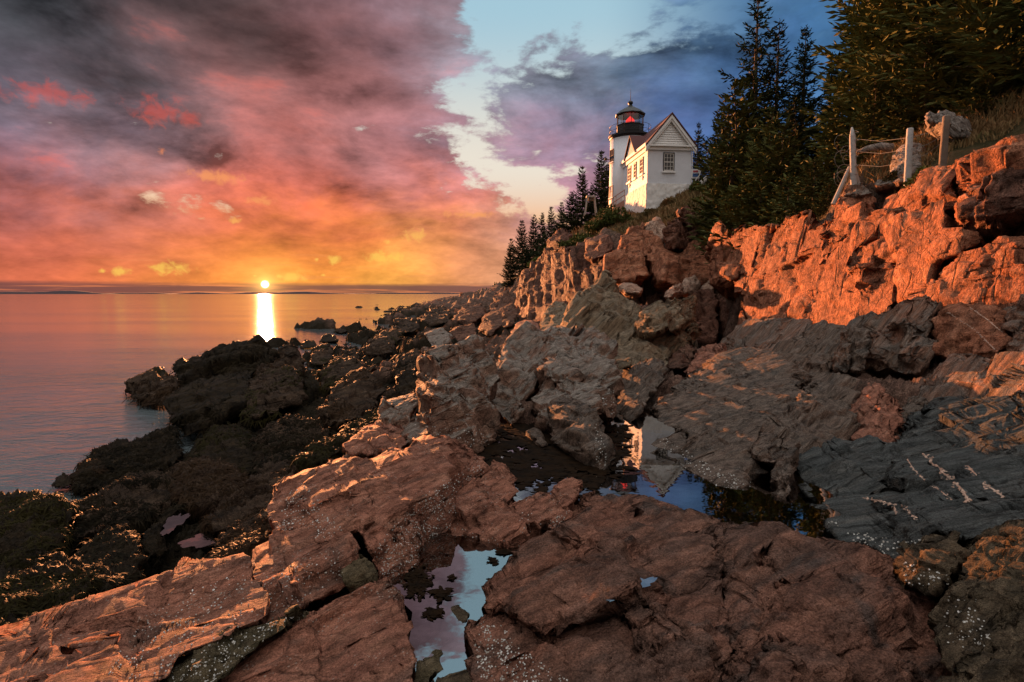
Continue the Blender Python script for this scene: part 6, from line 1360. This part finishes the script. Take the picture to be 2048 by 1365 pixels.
spruce('back row spruce between the golden green and the huge spreading one', 1745, 38, H=15, var=0, dark=True, group=G1, rot=4.)
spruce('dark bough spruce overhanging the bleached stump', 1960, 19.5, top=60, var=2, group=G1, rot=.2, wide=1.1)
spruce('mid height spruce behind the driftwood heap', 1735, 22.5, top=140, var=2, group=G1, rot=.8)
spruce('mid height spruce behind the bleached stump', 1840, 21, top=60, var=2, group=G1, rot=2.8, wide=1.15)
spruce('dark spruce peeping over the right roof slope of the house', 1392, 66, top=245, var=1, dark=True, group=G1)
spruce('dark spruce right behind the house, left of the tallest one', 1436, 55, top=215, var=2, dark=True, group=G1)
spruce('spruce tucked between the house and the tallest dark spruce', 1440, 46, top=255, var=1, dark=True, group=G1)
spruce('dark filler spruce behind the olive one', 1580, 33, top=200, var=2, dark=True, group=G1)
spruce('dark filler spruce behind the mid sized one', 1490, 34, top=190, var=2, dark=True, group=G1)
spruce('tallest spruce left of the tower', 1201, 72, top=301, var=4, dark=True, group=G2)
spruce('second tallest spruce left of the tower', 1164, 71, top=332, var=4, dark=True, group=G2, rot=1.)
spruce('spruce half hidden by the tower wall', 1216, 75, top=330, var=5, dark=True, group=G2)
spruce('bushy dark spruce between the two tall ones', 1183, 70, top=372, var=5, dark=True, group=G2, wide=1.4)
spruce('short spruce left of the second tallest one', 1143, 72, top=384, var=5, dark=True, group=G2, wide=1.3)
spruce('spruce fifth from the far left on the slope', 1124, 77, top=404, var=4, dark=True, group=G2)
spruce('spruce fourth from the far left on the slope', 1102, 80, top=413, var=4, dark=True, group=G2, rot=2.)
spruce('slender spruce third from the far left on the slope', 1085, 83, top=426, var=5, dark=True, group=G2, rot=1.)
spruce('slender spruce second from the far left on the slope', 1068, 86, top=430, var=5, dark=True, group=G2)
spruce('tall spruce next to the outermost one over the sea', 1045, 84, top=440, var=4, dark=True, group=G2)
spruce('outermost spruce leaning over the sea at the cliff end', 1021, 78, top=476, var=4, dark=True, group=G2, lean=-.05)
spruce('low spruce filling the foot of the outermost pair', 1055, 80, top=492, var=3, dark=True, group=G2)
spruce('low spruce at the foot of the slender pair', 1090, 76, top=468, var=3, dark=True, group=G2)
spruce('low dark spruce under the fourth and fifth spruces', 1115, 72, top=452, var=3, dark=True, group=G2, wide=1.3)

# ------------------------------------------------------------------ bushes, grass, far wood
M['bush'] = leaf_mat('green_bush_leaves', (.060,.080,.022), (.090,.105,.030), (.16,.13,.045), .9)
M['bushbr'] = leaf_mat('brown_bush_leaves', (.095,.070,.030), (.14,.085,.038), (.075,.085,.028), .9)
M['grass'] = leaf_mat('dry_grass', (.15,.105,.048), (.22,.125,.058), (.10,.10,.036), .35)
def bush_mesh(seed, n=2600, leaf=.11):
    g = np.random.default_rng(seed); cl = g.normal(0, 1, (16, 3)); cl /= np.linalg.norm(cl, axis=1, keepdims=True); cl *= g.uniform(.35, .85, (16, 1)); cl[:, 2] = np.abs(cl[:, 2])*.75 + .1
    c = cl[g.integers(0, 16, n)]; o = g.normal(0, 1, (n, 3)); o /= np.linalg.norm(o, axis=1, keepdims=True); p = c + o * g.uniform(.18, .34, (n, 1)); p[:, 2] = np.maximum(p[:, 2], .0)
    d = o + g.normal(0, .6, (n, 3)); d /= np.linalg.norm(d, axis=1, keepdims=True); r_ = np.cross(d, g.normal(0, 1, (n, 3))); r_ /= np.linalg.norm(r_, axis=1, keepdims=True)
    s = leaf * g.uniform(.6, 1.4, (n, 1)); V = np.stack([p - d*s*.5, p + r_*s*.32, p + d*s*.6, p - r_*s*.32], 1).reshape(-1, 3)
    return V, (np.arange(n)*4)[:, None] + np.array([[0, 1, 2, 3]])
BM = {}
def bush(label, px, d, w, h, mat, seed, dz=0.):
    d = wd(px, d); x = float(rays(px, 430)[0]) * d; z = ground_z(x, d) - .08 + dz
    t_ = thing('shrub', label, 'shrub', (x, d, z), random.uniform(0, 6)); k = (seed, mat)
    if k not in BM: V, Q = bush_mesh(seed); BM[k] = mesh_obj('foliage', V, Q, M[mat], smooth=False); o = BM[k]
    else: o = bpy.data.objects.new('foliage', BM[k].data); COL.objects.link(o)
    o.parent = t_; t_.scale = (w, w, h)
    mb = MB()
    for a in (0, 2.1, 4.2): mb.tube([(0, 0, -.2), (.3*math.cos(a), .3*math.sin(a), .35), (.5*math.cos(a+.3), .5*math.sin(a+.3), .75)], [.03, .02, .01], 5)
    mb.build('stem', M['bark'], t_)
bush('biggest green bush below the tower handrail', 1228, 51.5, 1.7, 1.9, 'bush', 1, .1)
bush('green bush left of the biggest one, under the wooden stand', 1200, 53, 1.7, 1.5, 'bush', 2)
bush('low yellow green bush left of the wooden stand', 1172, 55, 1.8, 1.2, 'bush', 3)
bush('green bush on the brow above the brown cliff knob', 1150, 58, 1.9, 1.2, 'bush', 1)
bush('green bush between the brown knob and the pale crag', 1175, 51, 1.6, 1.3, 'bush', 2)
bush('yellowish bush hanging on the far left cliff edge', 1080, 68, 1.7, 1.3, 'bush', 3)
bush('dark green bush above the far left cliff face', 1110, 66, 1.8, 1.4, 'bush', 1)
bush('small brown bush in front of the house foundation', 1300, 49, .9, .8, 'bushbr', 4)
bush('brown bush on the slope under the front window', 1340, 49.5, 1.1, .7, 'bushbr', 2)
bush('reddish bush left of the pointed boulder', 1300, 43, 1.1, .8, 'bushbr', 3)
bush('brown green bush above the pointed boulder', 1365, 41, 1.3, .8, 'bushbr', 1)
bush('olive bush beside the boardwalk rail', 1395, 46, 1.2, .9, 'bush', 4)
bush('low berry bush on the cliff top right of the dark post', 1925, 14.8, .55, .45, 'bush', 4)
bush('reddish low bush on the cliff edge near the right frame', 1985, 14.2, .6, .5, 'bushbr', 2)
bush('brown bush at the right edge above the domed boulder', 2035, 13.8, .65, .5, 'bushbr', 3)
bush('small olive bush between the flat topped and dark posts', 1855, 15.6, .6, .5, 'bush', 1)
bush('rusty bush in front of the bleached driftwood heap', 1790, 17.3, .5, .4, 'bushbr', 4)
g = np.random.default_rng(11); n = 150000
px = g.uniform(1060, 2250, n); d = np.exp(g.uniform(math.log(13), math.log(66), n)); x = (px - 1024)/F*d
m_ = (grass_mask(x, d) > .35) & (vnoise(np.stack([x/2.5, d/2.5, x*0], 1), 8) > -.55) & (g.random(n) < np.where(px > 1680, .55, 1.)); x, d = x[m_], d[m_]
z = np.array([ground_z(a, b) for a, b in zip(x, d)]); n = len(x)
hh = (.10 + .011*d) * g.uniform(.5, 1.3, n) * (.7 + .5*vnoise(np.stack([x/3, d/3, x*0 + 3], 1), 3)); w = .0011*d + .006; az_ = g.uniform(0, PI, n)
ln = g.normal(0, .38, (n, 2)); p = np.stack([x, d, z - .05], 1); s_ = np.stack([np.cos(az_)*w, np.sin(az_)*w, 0*w], 1)
tip = p + np.stack([ln[:, 0]*hh, ln[:, 1]*hh, hh], 1); mid = p + np.stack([ln[:, 0]*hh*.3, ln[:, 1]*hh*.3, hh*.6], 1)
V = np.stack([p - s_, p + s_, mid + s_*.7, tip, mid - s_*.7], 1).reshape(-1, 3); b_ = (np.arange(n)*5)[:, None]
Q = np.concatenate([b_ + np.array([[0, 1, 2]]), b_ + np.array([[0, 2, 4]]), b_ + np.array([[4, 2, 3]])])
stuff(mesh_obj('grass', V, Q, M['grass'], smooth=False), 'dry reddish grass covering the slope between the cliff and the spruces', 'grass')
# dark wood on the far point and low islands along the horizon
mb = MB()
for k in range(170):
    d = random.uniform(255, 330); px_ = random.uniform(955, 1050); x = (px_ - 1024)/F*d; hgt = random.uniform(2.0, 4.4) * (1.25 if px_ > 985 else .8)
    z = base_h([x], [min(d, 262)])[0]*.8
    r_ = hgt*.24
    for q_ in range(3): mb.lathe([(r_*(1-.25*q_), z + hgt*(.05+.28*q_)), (.03, z + hgt*(.45+.28*q_))], 6, x, d, random.random())
stuff(mb.build('far_woods', M['needledk']), 'line of dark conifers on the farthest point of the shore', 'woods')
M['island'] = flat_mat('distant_island', (.055,.040,.045), .95, .1, .15, .002)
def island(px0, px1, hpx, d, seed):
    g = random.Random(seed); n = 60; V = []; Fs = []
    for i in range(n + 1):
        f = i/n; x = (px0 + (px1-px0)*f - 1024)/F*d; h = hpx/F*d*(min(1, 6*f, 6*(1-f)))*(.65 + .2*math.sin(f*9+seed) + .15*math.sin(f*23+seed*2) + g.uniform(-.05, .05))
        for yy, hz in ((-.02, -2.), (0, h*.8), (.03, h), (.08, h*.6), (.12, -2.)): V.append((x*(1+yy), d*(1+yy), hz))
    for i in range(n):
        for j in range(4): a = i*5+j; Fs.append((a, a+5, a+6, a+1))
    m_ = MB(); m_.add(V, Fs); struct(m_.build('hills', M['island'], smooth=True))
island(-250, 245, 7, 5200, 1); island(335, 720, 5.2, 6500, 2); island(650, 1020, 3.6, 8000, 3); island(180, 420, 2.8, 9000, 4); island(1000, 1500, 4, 7000, 5)

# ------------------------------------------------------------------ repeats of a kind share a group
GROUPS = {'ledge_rock': 'ledge rocks at the foot of the cliff', 'cliff_block': 'blocks at the top right of the cliff', 'gully_rock': 'rocks in the gully', 'shore_boulder': 'boulders of the far shore slope',
 'foreground_block': 'blocks of the foreground', 'foreground_slab': 'slabs of the foreground', 'corner_boulder': 'brown boulders in the bottom right corner', 'pool_rock': 'rocks at the rim of the tide pool', 'pool_stone': 'stones in the narrow pool',
 'fence_post': 'old fence posts on the cliff top', 'brace_stick': 'sticks bracing the pointed post', 'shrub': 'bushes of the grassy slope', 'ledge_stone': 'loose stones by the fence', 'rubble_rock': 'rubble beside the tall boulder',
 'pale_block': 'pale blocks under the cliff', 'rock_pillar': 'pillars at the left end of the cliff wall', 'layered_outcrop': 'layered outcrops at right', 'overhang_boulder': 'boulders overhanging the olive wall'}
for o in list(S.objects):
    if o.parent is None and 'category' in o and 'group' not in o:
        g_ = GROUPS.get(o.name.split('.')[0])
        if g_: o['group'] = g_
